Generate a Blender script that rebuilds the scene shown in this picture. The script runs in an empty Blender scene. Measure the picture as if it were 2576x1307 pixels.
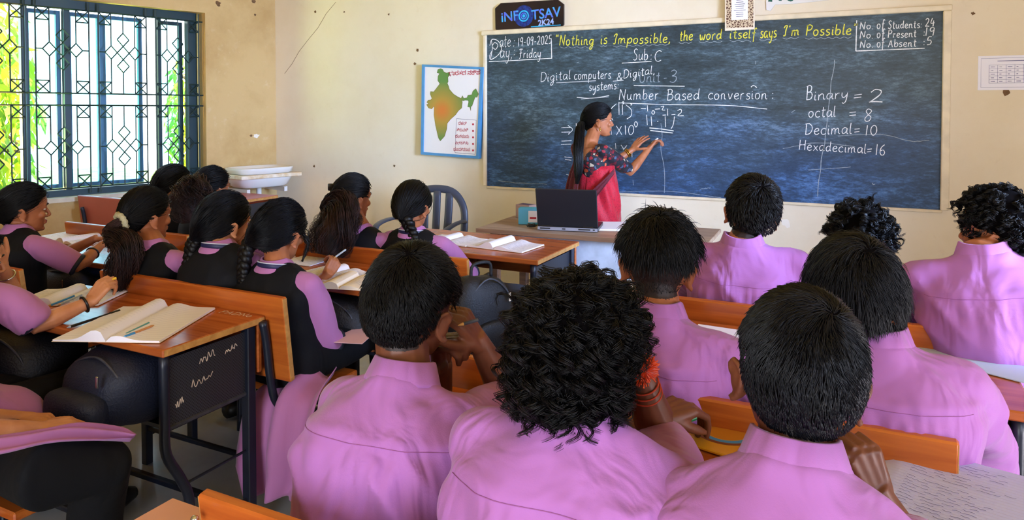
import bpy, bmesh, math, random
import numpy as np
from mathutils import Vector, Matrix
from mathutils.bvhtree import BVHTree
random.seed(7); RNG = np.random.default_rng(7)
scene = bpy.context.scene
COL = scene.collection

# ------------------------------------------------------------------ camera
FPX, PX, PY, CAMH = 1800., 1288., 325., 1.45
YAW, PIT = math.radians(26.35), math.radians(1.5)
cam = bpy.data.objects.new('camera', bpy.data.cameras.new('camera'))
COL.objects.link(cam)
cam.location = (0, 0, CAMH)
cam.rotation_euler = (math.pi/2 - PIT, 0, YAW)
cam.data.sensor_width = 36
cam.data.lens = 36*FPX/2576
cam.data.shift_y = -(653.5-PY)/2576
cam.data.clip_start = 0.02
scene.camera = cam

# ------------------------------------------------------------------ world and lights
scene.view_settings.view_transform = 'Standard'
scene.view_settings.look = 'None'
scene.view_settings.gamma = 1
scene.view_settings.use_curve_mapping = False
scene.view_settings.exposure = 0.22
scene.cycles.max_bounces = 7
scene.cycles.diffuse_bounces = 4
scene.cycles.glossy_bounces = 3
scene.cycles.transmission_bounces = 4
scene.cycles.transparent_max_bounces = 10
scene.cycles.caustics_reflective = False
scene.cycles.caustics_refractive = False
scene.cycles.sample_clamp_indirect = 6
world = bpy.data.worlds.new('world'); scene.world = world
world.use_nodes = True
wn = world.node_tree.nodes; wl = world.node_tree.links
bg = wn['Background']
tc = wn.new('ShaderNodeTexCoord'); sx = wn.new('ShaderNodeSeparateXYZ'); rp = wn.new('ShaderNodeValToRGB')
wl.new(tc.outputs['Generated'], sx.inputs[0]); wl.new(sx.outputs['Z'], rp.inputs[0]); wl.new(rp.outputs[0], bg.inputs[0])
rp.color_ramp.elements[0].position = 0.0; rp.color_ramp.elements[0].color = (.88, .97, 1, 1)
rp.color_ramp.elements[1].position = 0.8; rp.color_ramp.elements[1].color = (.42, .66, 1, 1)
bg.inputs[1].default_value = 6

def area_light(name, loc, target, sx_, sy_, power, color, spread=180):
    l = bpy.data.lights.new(name, 'AREA'); l.shape = 'RECTANGLE'; l.size = sx_; l.size_y = sy_
    l.energy = power; l.color = color; l.spread = math.radians(spread)
    o = bpy.data.objects.new(name, l); COL.objects.link(o); o.location = loc
    d = Vector(target)-Vector(loc)
    o.rotation_euler = d.to_track_quat('-Z', 'Z').to_euler()
    return o
sun = bpy.data.objects.new('sun', bpy.data.lights.new('sun', 'SUN')); COL.objects.link(sun)
sun.data.energy = 22; sun.data.angle = math.radians(1); sun.data.color = (1, .95, .82)
sun.rotation_euler = Vector((-.55, -.25, -.8)).to_track_quat('-Z', 'Z').to_euler()
# daylight: left window portal, inferred right window, open back door; plus added fill lamps
pl = area_light('sky_portal_left_window', (-5.62, 3.28, 1.54), (-4.6, 3.03, 1.54), 2.15, 1.45, 1, (1, 1, 1)); pl.data.cycles.is_portal = True
area_light('cool_fill_right_front', (2.14, 2.6, 1.55), (-3.5, 4.9, .75), 1.6, 1.3, 110, (.42, .60, 1), 65)  # added fill lamp, narrowed to cool the lower front wall; no window there
area_light('daylight_unseen_right_window_back', (2.14, 0.0, 1.55), (-1.5, 1.5, 0.8), 1.6, 1.3, 52, (.66, .74, 1), 150)  # stands for an unseen window; the right wall is built solid
area_light('daylight_back_door', (-0.2, -2.42, 1.25), (-1.0, 2.5, 0.9), 1.5, 2.0, 60, (.93, .90, 1))
area_light('upward_fill_right', (2.12, 1.3, 0.95), (-2.5, 3.0, 3.0), 4.2, .25, 75, (.92, .90, 1), 140)  # added lamp by the solid right wall, lifts the upper walls
area_light('warm_upward_fill_left', (-5.68, 3.3, .70), (-2.6, 4.2, 3.4), 2.1, .3, 130, (1, .72, .18), 110)  # hidden lamp added below the sill to yellow the upper walls

# ------------------------------------------------------------------ projection helper (pixel of the 2576 x 1307 frame -> world point)
_fw = np.array([-math.sin(YAW)*math.cos(PIT), math.cos(YAW)*math.cos(PIT), -math.sin(PIT)])
_rt = np.array([math.cos(YAW), math.sin(YAW), 0.]); _up = np.cross(_rt, _fw)
CAMP = np.array([0, 0, CAMH])
def ray(u, v): return _rt*(u-PX)/FPX + _up*(PY-v)/FPX + _fw
def P(u, v, t): return CAMP + ray(u, v)*t
def onz(u, v, z):
    r = ray(u, v); return CAMP + r*((z-CAMH)/r[2])
def onY(u, v, Y):
    r = ray(u, v); return CAMP + r*(Y/r[1])

# ------------------------------------------------------------------ materials
def lin(h):
    h = h.lstrip('#'); c = [int(h[i:i+2], 16)/255 for i in (0, 2, 4)]
    return tuple(x/12.92 if x <= .04045 else ((x+.055)/1.055)**2.4 for x in c) + (1,)
def newmat(name):
    m = bpy.data.materials.new(name); m.use_nodes = True
    return m, m.node_tree.nodes, m.node_tree.links, m.node_tree.nodes['Principled BSDF']
def mat(name, color, rough=.5, metal=0., spec=.5, var=0., vscale=8., bump=0., bscale=60., stretch=(1, 1, 1), color2=None, sheen=0., detail=4.):
    m, n, l, b = newmat(name)
    c = lin(color) if isinstance(color, str) else color
    b.inputs['Base Color'].default_value = c
    b.inputs['Roughness'].default_value = rough; b.inputs['Metallic'].default_value = metal
    b.inputs['Specular IOR Level'].default_value = spec
    if sheen: b.inputs['Sheen Weight'].default_value = sheen
    if var or bump or color2:
        t = n.new('ShaderNodeTexCoord'); mp = n.new('ShaderNodeMapping'); mp.inputs['Scale'].default_value = stretch
        l.new(t.outputs['Object'], mp.inputs[0])
    if var or color2:
        nz = n.new('ShaderNodeTexNoise'); nz.inputs['Scale'].default_value = vscale; nz.inputs['Detail'].default_value = detail
        l.new(mp.outputs[0], nz.inputs['Vector'])
        r = n.new('ShaderNodeValToRGB'); l.new(nz.outputs['Fac'], r.inputs[0])
        c2 = (lin(color2) if isinstance(color2, str) else color2) if color2 else tuple(x*(1-var) for x in c[:3])+(1,)
        r.color_ramp.elements[0].position = .36; r.color_ramp.elements[1].position = .64
        r.color_ramp.elements[0].color = c2; r.color_ramp.elements[1].color = c
        l.new(r.outputs[0], b.inputs['Base Color'])
    if bump:
        nb = n.new('ShaderNodeTexNoise'); nb.inputs['Scale'].default_value = bscale; nb.inputs['Detail'].default_value = 3
        l.new(mp.outputs[0], nb.inputs['Vector'])
        bp = n.new('ShaderNodeBump'); bp.inputs['Strength'].default_value = bump; bp.inputs['Distance'].default_value = .01
        l.new(nb.outputs['Fac'], bp.inputs['Height']); l.new(bp.outputs[0], b.inputs['Normal'])
    return m
def wood_mat(name, c1, c2, rough=.3, scale=3., axis=0, spec=.5):
    m, n, l, b = newmat(name)
    t = n.new('ShaderNodeTexCoord'); mp = n.new('ShaderNodeMapping')
    s = [14, 14, 14]; s[axis] = 1.1; mp.inputs['Scale'].default_value = s
    l.new(t.outputs['Object'], mp.inputs[0])
    nz = n.new('ShaderNodeTexNoise'); nz.inputs['Scale'].default_value = scale; nz.inputs['Detail'].default_value = 6; nz.inputs['Distortion'].default_value = .6
    l.new(mp.outputs[0], nz.inputs['Vector'])
    r = n.new('ShaderNodeValToRGB'); r.color_ramp.elements[0].position = .3; r.color_ramp.elements[1].position = .7
    r.color_ramp.elements[0].color = lin(c1); r.color_ramp.elements[1].color = lin(c2)
    l.new(nz.outputs['Fac'], r.inputs[0]); l.new(r.outputs[0], b.inputs['Base Color'])
    b.inputs['Roughness'].default_value = rough; b.inputs['Specular IOR Level'].default_value = spec
    bp = n.new('ShaderNodeBump'); bp.inputs['Strength'].default_value = .08; bp.inputs['Distance'].default_value = .004
    l.new(nz.outputs['Fac'], bp.inputs['Height']); l.new(bp.outputs[0], b.inputs['Normal'])
    return m
def wall_mat(name, base, stain, dirty, amount=.5):
    """limewashed plaster: a base colour, broad worn patches and small chips of dirt"""
    m, n, l, b = newmat(name)
    t = n.new('ShaderNodeTexCoord')
    n1 = n.new('ShaderNodeTexNoise'); n1.inputs['Scale'].default_value = 1.6; n1.inputs['Detail'].default_value = 8; n1.inputs['Roughness'].default_value = .65
    n2 = n.new('ShaderNodeTexNoise'); n2.inputs['Scale'].default_value = 9; n2.inputs['Detail'].default_value = 9; n2.inputs['Roughness'].default_value = .75
    for q in (n1, n2): l.new(t.outputs['Object'], q.inputs['Vector'])
    r1 = n.new('ShaderNodeValToRGB'); r1.color_ramp.elements[0].position = .42; r1.color_ramp.elements[1].position = .72
    r1.color_ramp.elements[0].color = (0, 0, 0, 1); r1.color_ramp.elements[1].color = (amount, amount, amount, 1)
    l.new(n1.outputs['Fac'], r1.inputs[0])
    r2 = n.new('ShaderNodeValToRGB'); r2.color_ramp.elements[0].position = .58; r2.color_ramp.elements[1].position = .76
    r2.color_ramp.elements[0].color = (0, 0, 0, 1); r2.color_ramp.elements[1].color = (.55*amount,)*3+(1,)
    l.new(n2.outputs['Fac'], r2.inputs[0])
    m1 = n.new('ShaderNodeMix'); m1.data_type = 'RGBA'; m1.inputs['A'].default_value = lin(base); m1.inputs['B'].default_value = lin(stain)
    l.new(r1.outputs[0], m1.inputs['Factor'])
    m2 = n.new('ShaderNodeMix'); m2.data_type = 'RGBA'; m2.inputs['B'].default_value = lin(dirty)
    l.new(m1.outputs['Result'], m2.inputs['A']); l.new(r2.outputs[0], m2.inputs['Factor'])
    l.new(m2.outputs['Result'], b.inputs['Base Color'])
    b.inputs['Roughness'].default_value = .75; b.inputs['Specular IOR Level'].default_value = .25
    bp = n.new('ShaderNodeBump'); bp.inputs['Strength'].default_value = .25; bp.inputs['Distance'].default_value = .006
    l.new(n2.outputs['Fac'], bp.inputs['Height']); l.new(bp.outputs[0], b.inputs['Normal'])
    return m

M = {}
M['wall_front'] = wall_mat('cream_plaster', '#eadcc2', '#dcc8a2', '#c5a678', .5)
M['wall_left'] = wall_mat('worn_tan_plaster', '#cfb07a', '#b08c54', '#e0cdaa', .9)
M['ceiling'] = mat('cream_yellow_ceiling', '#e6c470', .8)
M['floor'] = mat('grey_cement_floor', '#bdbfc2', .20, var=.35, vscale=2.2, bump=.05, bscale=20, detail=8)
M['sill'] = mat('pale_sill', '#ddd3bd', .5, var=.2, vscale=6)
M['frame_teal'] = mat('dark_teal_window_paint', '#0e3038', .4)
M['grille'] = mat('dark_iron_grille', '#143236', .45)
M['glass'] = None
M['wood'] = wood_mat('orange_brown_laminate', '#98481c', '#bf6a33', .24)
M['wood_back'] = wood_mat('orange_laminate_backrest', '#a04a18', '#c46a28', .3)
M['wood_edge'] = wood_mat('pale_cut_wood_edge', '#b07a3c', '#d09a55', .5)
M['red_wood'] = mat('salmon_red_laminate', '#b45744', .3, var=.12, vscale=5)
M['salmon'] = mat('salmon_laminate', '#cf8e70', .35, var=.08, vscale=8)
M['steel'] = mat('blue_black_painted_steel', '#141a2a', .38, var=.3, vscale=20)
M['steel_worn'] = mat('worn_grey_painted_steel', '#3b3d47', .5, var=.5, vscale=25)
M['paper'] = mat('white_ruled_paper', '#f1eef8', .7)
M['paper_warm'] = mat('cream_paper', '#efe0c8', .7)
M['paper_pink'] = mat('pale_pink_paper', '#d9aeb4', .7)
M['ink'] = mat('blue_grey_ink', '#6a6a96', .7)
M['ink_dark'] = mat('dark_ink', '#3c3c60', .7)
M['rule'] = mat('pale_ruled_line', '#b9b4d0', .7)
M['black'] = mat('black_plastic', '#0b0b0f', .35)
M['black_fabric'] = mat('black_bag_fabric', '#0a0b12', .6, bump=.3, bscale=150)
M['navy_fabric'] = mat('navy_bag_fabric', '#10182e', .6, bump=.3, bscale=150)
M['chrome'] = mat('chrome', '#c8c8cc', .2, 1.)
M['white'] = mat('white_enamel', '#e6e2dc', .25)
M['tan_slab'] = mat('stained_tan_slab', '#d8b98a', .6, color2='#f0e4d0', vscale=14)
M['gold'] = mat('gold', '#d8a648', .25, 1.)
def glass_mat(name, tint, mixf, rough=.02):
    m, n, l, b = newmat(name); n.remove(b)
    tr = n.new('ShaderNodeBsdfTransparent'); tr.inputs[0].default_value = tint
    gl = n.new('ShaderNodeBsdfGlossy'); gl.inputs['Roughness'].default_value = rough
    mx = n.new('ShaderNodeMixShader'); mx.inputs[0].default_value = mixf
    l.new(tr.outputs[0], mx.inputs[1]); l.new(gl.outputs[0], mx.inputs[2]); l.new(mx.outputs[0], n['Material Output'].inputs[0])
    return m
M['glass'] = glass_mat('window_glass', (.68, .95, 1, 1), .06)

# ------------------------------------------------------------------ mesh helpers
class MB:
    """collects simple solids and links them as ONE mesh object"""
    def __init__(s): s.v = []; s.f = []; s.m = []; s.n = 0
    def add(s, v, f, mi=0):
        v = np.asarray(v, float).reshape(-1, 3); s.v.append(v)
        for q in f: s.f.append(tuple(i+s.n for i in q)); s.m.append(mi)
        s.n += len(v)
    def box(s, c, d, rz=0., mi=0, R=None):
        c = np.asarray(c, float); hx, hy, hz = [x/2 for x in d]
        v = np.array([(x, y, z) for z in (-hz, hz) for y in (-hy, hy) for x in (-hx, hx)])
        if R is None: R = np.array(Matrix.Rotation(rz, 3, 'Z'))
        s.add(v@np.asarray(R).T+c, [(0, 2, 3, 1), (4, 5, 7, 6), (0, 1, 5, 4), (2, 6, 7, 3), (1, 3, 7, 5), (0, 4, 6, 2)], mi)
    def rbox(s, c, d, r=.004, rz=0., mi=0, R=None, seg=1):
        bm = bmesh.new(); bmesh.ops.create_cube(bm, size=1)
        for v in bm.verts: v.co = Vector((v.co.x*d[0], v.co.y*d[1], v.co.z*d[2]))
        bmesh.ops.bevel(bm, geom=bm.edges[:], offset=min(r, .49*min(d)), segments=seg, affect='EDGES', profile=.5)
        bm.verts.index_update()
        if R is None: R = np.array(Matrix.Rotation(rz, 3, 'Z'))
        v = np.array([tuple(x.co) for x in bm.verts])@np.asarray(R).T+np.asarray(c, float)
        s.add(v, [[x.index for x in f.verts] for f in bm.faces], mi); bm.free()
    def prism(s, poly, ax, h, mi=0, flip=False):
        """poly: list of 3d points (planar), extruded by vector h"""
        p = np.asarray(poly, float); h = np.asarray(h, float); n = len(p)
        nrm = np.zeros(3)
        for i in range(n): nrm += np.cross(p[i], p[(i+1) % n])
        if nrm@h > 0: p = p[::-1]
        f = [tuple(range(n)), tuple(range(2*n-1, n-1, -1))]
        f += [(i, i+n, (i+1) % n+n, (i+1) % n) for i in range(n)]
        s.add(np.vstack([p, p+h]), f, mi)
    def tube(s, pts, r, k=8, mi=0, cap=True, closed=False, flat=None):
        pts = np.asarray(pts, float); n = len(pts)
        r = np.full(n, r) if np.isscalar(r) else np.asarray(r, float)
        if closed: tg = np.roll(pts, -1, 0)-np.roll(pts, 1, 0)
        else: tg = np.gradient(pts, axis=0)
        tg /= np.linalg.norm(tg, axis=1)[:, None]+1e-12
        a = np.array([0, 0, 1.]) if abs(tg[0, 2]) < .9 else np.array([1., 0, 0])
        if flat is not None: a = np.asarray(flat[0], float)
        ang = np.arange(k)*2*math.pi/k
        V = []
        for i in range(n):
            a = a-tg[i]*(a@tg[i]); a /= np.linalg.norm(a)+1e-12; b_ = np.cross(tg[i], a)
            ka, kb = (1, 1) if flat is None else (flat[1], flat[2])
            V.append(pts[i]+r[i]*(np.cos(ang)[:, None]*a*ka+np.sin(ang)[:, None]*b_*kb))
        F = []
        for i in range(n if closed else n-1):
            j = (i+1) % n
            for q in range(k): F.append((i*k+q, i*k+(q+1) % k, j*k+(q+1) % k, j*k+q))
        if cap and not closed:
            F.append(tuple(range(k))[::-1]); F.append(tuple((n-1)*k+q for q in range(k)))
        s.add(np.vstack(V), F, mi)
    def ell(s, c, r, R=None, nu=12, nv=8, mi=0):
        V = [(0, 0, -1.)]; 
        for j in range(1, nv):
            p = -math.pi/2+math.pi*j/nv
            for i in range(nu): V.append((math.cos(p)*math.cos(2*math.pi*i/nu), math.cos(p)*math.sin(2*math.pi*i/nu), math.sin(p)))
        V.append((0, 0, 1.)); V = np.array(V)*np.asarray(r, float)
        if R is not None: V = V@np.asarray(R).T
        F = [(0, 1+(i+1) % nu, 1+i) for i in range(nu)]
        for j in range(nv-2):
            for i in range(nu): F.append((1+j*nu+i, 1+j*nu+(i+1) % nu, 1+(j+1)*nu+(i+1) % nu, 1+(j+1)*nu+i))
        e = len(V)-1; F += [(e, 1+(nv-2)*nu+i, 1+(nv-2)*nu+(i+1) % nu) for i in range(nu)]
        s.add(V+np.asarray(c, float), F, mi)
    def loft(s, rings, mi=0, cap=True):
        k = len(rings[0]); n = len(rings); F = []
        for i in range(n-1):
            for q in range(k): F.append((i*k+q, i*k+(q+1) % k, (i+1)*k+(q+1) % k, (i+1)*k+q))
        if cap: F.append(tuple(range(k))[::-1]); F.append(tuple((n-1)*k+q for q in range(k)))
        s.add(np.vstack(rings), F, mi)
    def mesh(s, name):
        me = bpy.data.meshes.new(name); me.from_pydata(np.vstack(s.v).tolist(), [], [list(f) for f in s.f])
        if any(s.m): me.polygons.foreach_set('material_index', s.m)
        me.update(); return me
    def build(s, name, m, parent=None, smooth=False, off=None):
        if off is not None: s.v = [v-np.asarray(off, float) for v in s.v]
        return link(name, s.mesh(name), m, parent, smooth)
def link(name, me, m, parent=None, smooth=False, angle=None):
    o = bpy.data.objects.new(name, me); COL.objects.link(o)
    for q in (m if isinstance(m, (list, tuple)) else [m]): me.materials.append(q)
    if smooth: me.polygons.foreach_set('use_smooth', [True]*len(me.polygons))
    if smooth == 'auto': me.set_sharp_from_angle(angle=math.radians(40))
    if parent is not None: o.parent = parent
    return o
def tag(o, label=None, cat=None, group=None, kind=None):
    if label: o['label'] = label
    if cat: o['category'] = cat
    if group: o['group'] = group
    if kind: o['kind'] = kind
    return o
def thing(name, label, cat, loc=(0, 0, 0), rz=0., group=None):
    o = bpy.data.objects.new(name, None); COL.objects.link(o); o.empty_display_size = .05
    o.location = loc; o.rotation_euler = (0, 0, rz)
    return tag(o, label, cat, group)
def struct(name, mb, m, parent=None, smooth=False):
    o = mb.build(name, m, parent, smooth)
    if parent is None: o['kind'] = 'structure'
    return o
def copy_tree(o, parent=None):
    c = o.copy(); COL.objects.link(c)
    if parent is not None: c.parent = parent
    for ch in list(o.children): copy_tree(ch, c)
    return c
def catmull(pts, sub=6, closed=False):
    p = np.asarray(pts, float)
    if len(p) < 3: return p
    q = np.vstack([p[-1:], p, p[:2]]) if closed else np.vstack([2*p[0]-p[1], p, 2*p[-1]-p[-2]])
    out = []
    for i in range(len(q)-3):
        for t in np.arange(sub)/sub:
            a, b, c, d = q[i:i+4]
            out.append(.5*((2*b)+(c-a)*t+(2*a-5*b+4*c-d)*t*t+(3*b-a-3*c+d)*t**3))
    if not closed: out.append(p[-1])
    return np.array(out)

# ------------------------------------------------------------------ room shell
FY = 5.0
LWO = np.array([-4.93, 5.0]); LWD = np.array([-.24, -1.])/math.hypot(.24, 1); LWN = np.array([-1., .24])/math.hypot(.24, 1)
LROT = np.array([[LWD[0], LWN[0], 0], [LWD[1], LWN[1], 0], [0, 0, 1.]])      # along the wall, outward, up
def lw(s, z, off=0.):
    p = LWO+LWD*s+LWN*off; return np.array([p[0], p[1], z])
CEIL = 3.05
b = MB(); b.box((-1.5, 1.2, -.05), (8.6, 8.0, .1)); floor = struct('floor', b, M['floor'])
b = MB(); b.box((-.95, 1.2, CEIL+.1), (10.7, 8.4, .2)); struct('ceiling', b, M['ceiling'])
b = MB(); b.box((-1.4, FY+.12, CEIL/2), (7.5, .24, CEIL)); wall_front = struct('wall_front', b, M['wall_front'])
S0, S1, Z0, Z1 = .672, 2.86, .80, 2.285          # window opening in the left wall
b = MB()
def lbox(mb, s0, s1, z0, z1, o0, o1, mi=0):
    mb.box(lw((s0+s1)/2, (z0+z1)/2, (o0+o1)/2), (s1-s0, o1-o0, z1-z0), R=LROT, mi=mi)
lbox(b, -.1, S0, 0, CEIL, 0, .23); lbox(b, S1, 7.8, 0, CEIL, 0, .23); lbox(b, S0, S1, 0, Z0, 0, .23); lbox(b, S0, S1, Z1, CEIL, 0, .23)
wall_left = struct('wall_left', b, M['wall_left'])
b = MB()                                                     # right wall, back wall with a door opening
b.box((2.3, 1.1, CEIL/2), (.24, 7.8, CEIL))
struct('wall_right', b, M['wall_front'])
b = MB()
for x0, x1, z0, z1 in ((-6.9, -1.0, 0, CEIL), (.6, 2.3, 0, CEIL), (-1.0, .6, 2.3, CEIL)):
    b.box(((x0+x1)/2, -2.6, (z0+z1)/2), (x1-x0, .2, z1-z0))
struct('wall_back', b, M['wall_front'])
# plaster scars and nail holes, small chips set into the walls
chip = mat('bare_mortar', '#7a5a3a', .9, var=.4, vscale=40); chip2 = mat('exposed_white_plaster', '#efe6d6', .9)
def scar(u, v, r, plane, m=chip, asp=1.):
    p = onY(u, v, FY) if plane == 'f' else None
    if plane == 'l':
        rr = ray(u, v); t = ((LWO-CAMP[:2])@LWN)/(rr[:2]@LWN); p = CAMP+rr*t
    n = np.array([0, -1., 0]) if plane == 'f' else -np.array([*LWN, 0]); a = np.cross(n, [0, 0, 1.])
    k = 11; ph = np.arange(k)*2*math.pi/k; rad = r*RNG.uniform(.6, 1.25, k)
    poly = p+np.outer(np.cos(ph)*rad*asp, a)+np.outer(np.sin(ph)*rad, [0, 0, 1.])-n*.002
    b = MB(); b.prism(poly, None, n*.004); o = b.build('plaster_chip', m, wall_front if plane == 'f' else wall_left)
for a in ((549, 9, .024, 'l'), (641, 37, .011, 'l'), (631, 341, .013, 'l'), (645, 341, .02, 'l', chip2, 1.6), (638, 4, .02, 'l'), (793, 30, .012, 'f'), (866, 30, .008, 'f'),
          (978, 36, .009, 'f'), (790, 418, .012, 'f'), (992, 417, .01, 'f'), (2448, 34, .01, 'f'), (2533, 232, .02, 'f'), (1050, 126, .012, 'f'), (1044, 160, .012, 'f'), (1978, 560, .03, 'f', chip2)): scar(*a)
b = MB(); pts = [onY(u, v, FY-.001) for u, v in ((845, 5), (820, 35), (800, 70), (775, 100), (752, 130), (735, 160), (716, 185))]
b.tube(pts, .0016, 4); b.build('hairline_crack', chip, wall_front)

# ------------------------------------------------------------------ left window: casements, panes, iron grille
win = tag(bpy.data.objects.new('window_1', None), kind='structure'); COL.objects.link(win); win.location = lw(S0, Z0)
wo = win.location
def wpart(name, m, boxes, parent=win, r=None):
    b = MB()
    for s0, s1, z0, z1, o0, o1 in boxes: lbox(b, s0, s1, z0, z1, o0, o1)
    return b.build(name, m, parent, off=wo)
wpart('frame', M['frame_teal'], [(S0+.03, S0+.105, Z0, Z1, .09, .16), (S1-.07, S1, Z0, Z1, .09, .16), (S0+.1, S1-.07, Z1-.065, Z1, .09, .16), (S0+.1, S1-.07, Z0, Z0+.05, .09, .16)])
for a, c in ((1.68, 1.722), (1.0, 1.028), (1.96, 2.0), (2.38, 2.42)): wpart('mullion', M['frame_teal'], [(a, c, Z0+.05, Z1-.065, .10, .155)])
M['frame_blue_glare'] = mat('sash_paint_with_glare', '#3a6f94', .4)  # window glare on the sashes is put into this lighter blue
def sash(s0, s1, a, m):
    p0, p1 = lw(s0, 0, a), lw(s1, 0, a)
    wpart('sash', m, [(s0, s0+.03, Z0+.06, Z1-.08, a, a+.03), (s1-.03, s1, Z0+.06, Z1-.08, a, a+.03), (s0+.03, s1-.03, Z1-.11, Z1-.08, a, a+.03), (s0+.03, s1-.03, Z0+.06, Z0+.09, a, a+.03)])
    wpart('pane', M['glass'], [(s0+.03, s1-.03, Z0+.09, Z1-.11, a+.012, a+.017)])
sash(1.435, 1.68, .17, M['frame_blue_glare']); sash(1.125, 1.435, .17, M['frame_blue_glare']); sash(1.722, 1.96, .17, M['frame_blue_glare']); sash(.79, 1.0, .17, M['frame_teal'])
o = wpart('sill', M['sill'], [(S0-.0, S1, Z0-.03, Z0+.002, -.02, .21)])
grille = thing('window_grille', 'dark iron window grille of bars, crossed boxes and diamonds', 'grille', lw(S0, Z0, .05))
go = np.array(grille.location)
def gbar(name, segs, r=.0055, par=grille):
    b = MB()
    for a, c in segs: b.tube([lw(*a, .05)-go, lw(*c, .05)-go], r, 4)
    return b.build(name, M['grille'], par)
for z in (2.21, 1.58, 1.49, .865): gbar('horizontal_bar', [((S0-.01, z), (S1+.01, z))], .006)
GP = [.707, 1.141, 1.567, 1.993, 2.42]
for s in GP:
    o0, i0, c, i1, o1 = s, s+.09, s+.179, s+.268, s+.357
    for q in (o0, o1): gbar('upright_bar', [((q, .82), (q, 2.275))], .0065)
    for zt, zb, zc in ((2.21, 1.58, 1.905), (1.49, .865, 1.172)):
        h = .092
        for a0, a1 in ((o0, i0), (i1, o1)):
            for za, zb2 in ((zt, zt-h), (zb+h, zb)):
                b = MB(); n = [((a0, za), (a1, zb2)), ((a0, zb2), (a1, za)), ((a0, zb2 if za == zt else za), (a1, zb2 if za == zt else za))]
                gbar('crossed_box', n, .0048)
        for q in (i0, i1): gbar('inner_bar', [((q, zt), (q, zc+.052))]); gbar('inner_bar', [((q, zc-.052), (q, zb))])
        gbar('inner_bar', [((c, zt), (c, zc+.156))]); gbar('inner_bar', [((c, zc-.156), (c, zb))])
        gbar('link_bar', [((o0, zc), (i0-.044, zc))], .0048); gbar('link_bar', [((i1+.044, zc), (o1, zc))], .0048)
        for ds, dz in ((i0, zc), (i1, zc), (c, zc), (c, zc+.104), (c, zc-.104)):
            q = [(ds-.0445, dz), (ds, dz+.052), (ds+.0445, dz), (ds, dz-.052)]
            gbar('diamond', [(q[i], q[(i+1) % 4]) for i in range(4)], .0048)

# ------------------------------------------------------------------ outside: ground and trees
b = MB(); b.box((-14, 3, -.5), (17.2, 24, .2)); tag(b.build('grass_ground', mat('sunlit_grass', '#8fae54', .9, var=.4, vscale=3)), kind='structure')
b = MB(); b.box((-6.3, 3.2, -.2), (1.2, 9, .3)); tag(b.build('paved_ground', mat('pale_paving', '#b8b2a4', .9)), kind='structure')
leafm = []
for i, c in enumerate(('#93b02c', '#cfcf3a', '#6f9c38')):
    m, n, l, bs = newmat('leaf_green_%d' % i); bs.inputs['Base Color'].default_value = lin(c); bs.inputs['Roughness'].default_value = .5
    bs.inputs['Subsurface Weight'].default_value = 0
    tl = n.new('ShaderNodeBsdfTranslucent'); tl.inputs[0].default_value = lin(c); mx = n.new('ShaderNodeMixShader'); mx.inputs[0].default_value = .5
    l.new(bs.outputs[0], mx.inputs[1]); l.new(tl.outputs[0], mx.inputs[2]); l.new(mx.outputs[0], n['Material Output'].inputs[0]); leafm.append(m)
M['bark'] = mat('grey_bark', '#6d5c48', .9, bump=.5, bscale=25)
def tree(name, label, x, y, h, rad, nleaf, ll, lwid, zc, seed, mats):
    rg = np.random.default_rng(seed); t = thing(name, label, 'tree', (x, y, -.4))
    b = MB(); b.tube(catmull([(0, 0, 0), (.05, .03, h*.35), (-.04, .05, h*.6), (.02, 0, h)], 4), np.linspace(.11, .04, 13), 9); b.build('trunk', M['bark'], t, True)
    tips = []
    for i in range(9):
        a = rg.uniform(0, 6.28); z = h*rg.uniform(.3, .95); L = rad*rg.uniform(.6, 1)
        e = (math.cos(a)*L, math.sin(a)*L, z+rg.uniform(-.1, .5)); b = MB(); b.tube(catmull([(0, 0, z), (e[0]*.5, e[1]*.5, z+.25), e], 4), np.linspace(.035, .012, 9), 6); b.build('branch', M['bark'], t, True); tips.append(e)
    n = nleaf; d = rg.normal(size=(n, 3)); d /= np.linalg.norm(d, axis=1)[:, None]
    c = d*rg.uniform(.35, 1, (n, 1))**.6*np.array([rad, rad, zc])+np.array([0, 0, h*.72])
    ax = rg.normal(size=(n, 3))*.5+np.array([0, 0, -1]); ax /= np.linalg.norm(ax, axis=1)[:, None]
    sd = np.cross(ax, rg.normal(size=(n, 3))); sd /= np.linalg.norm(sd, axis=1)[:, None]; L = ll*rg.uniform(.6, 1.2, (n, 1)); W = lwid*rg.uniform(.7, 1.2, (n, 1)); nr = np.cross(ax, sd)*.15*L
    v = np.stack([c, c+ax*L*.4+sd*W-nr*.3, c+ax*L-nr, c+ax*L*.4-sd*W-nr*.3], 1).reshape(-1, 3)
    b = MB(); b.v = [v]; b.n = len(v); b.f = [(4*i, 4*i+1, 4*i+2, 4*i+3) for i in range(n)]; b.m = rg.integers(0, 3, n).tolist()
    o = b.build('leaves', mats, t); o['kind'] = 'stuff'
tree('mango_tree', 'leafy yellow green tree close outside the left end of the window', -8.3, 3.95, 2.6, .80, 2300, .24, .034, 1.5, 3, leafm)
tree('mango_tree', 'small leafy tree outside behind the right end of the window', -9.0, 7.5, 2.3, .42, 900, .2, .03, 1.3, 4, leafm)
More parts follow.
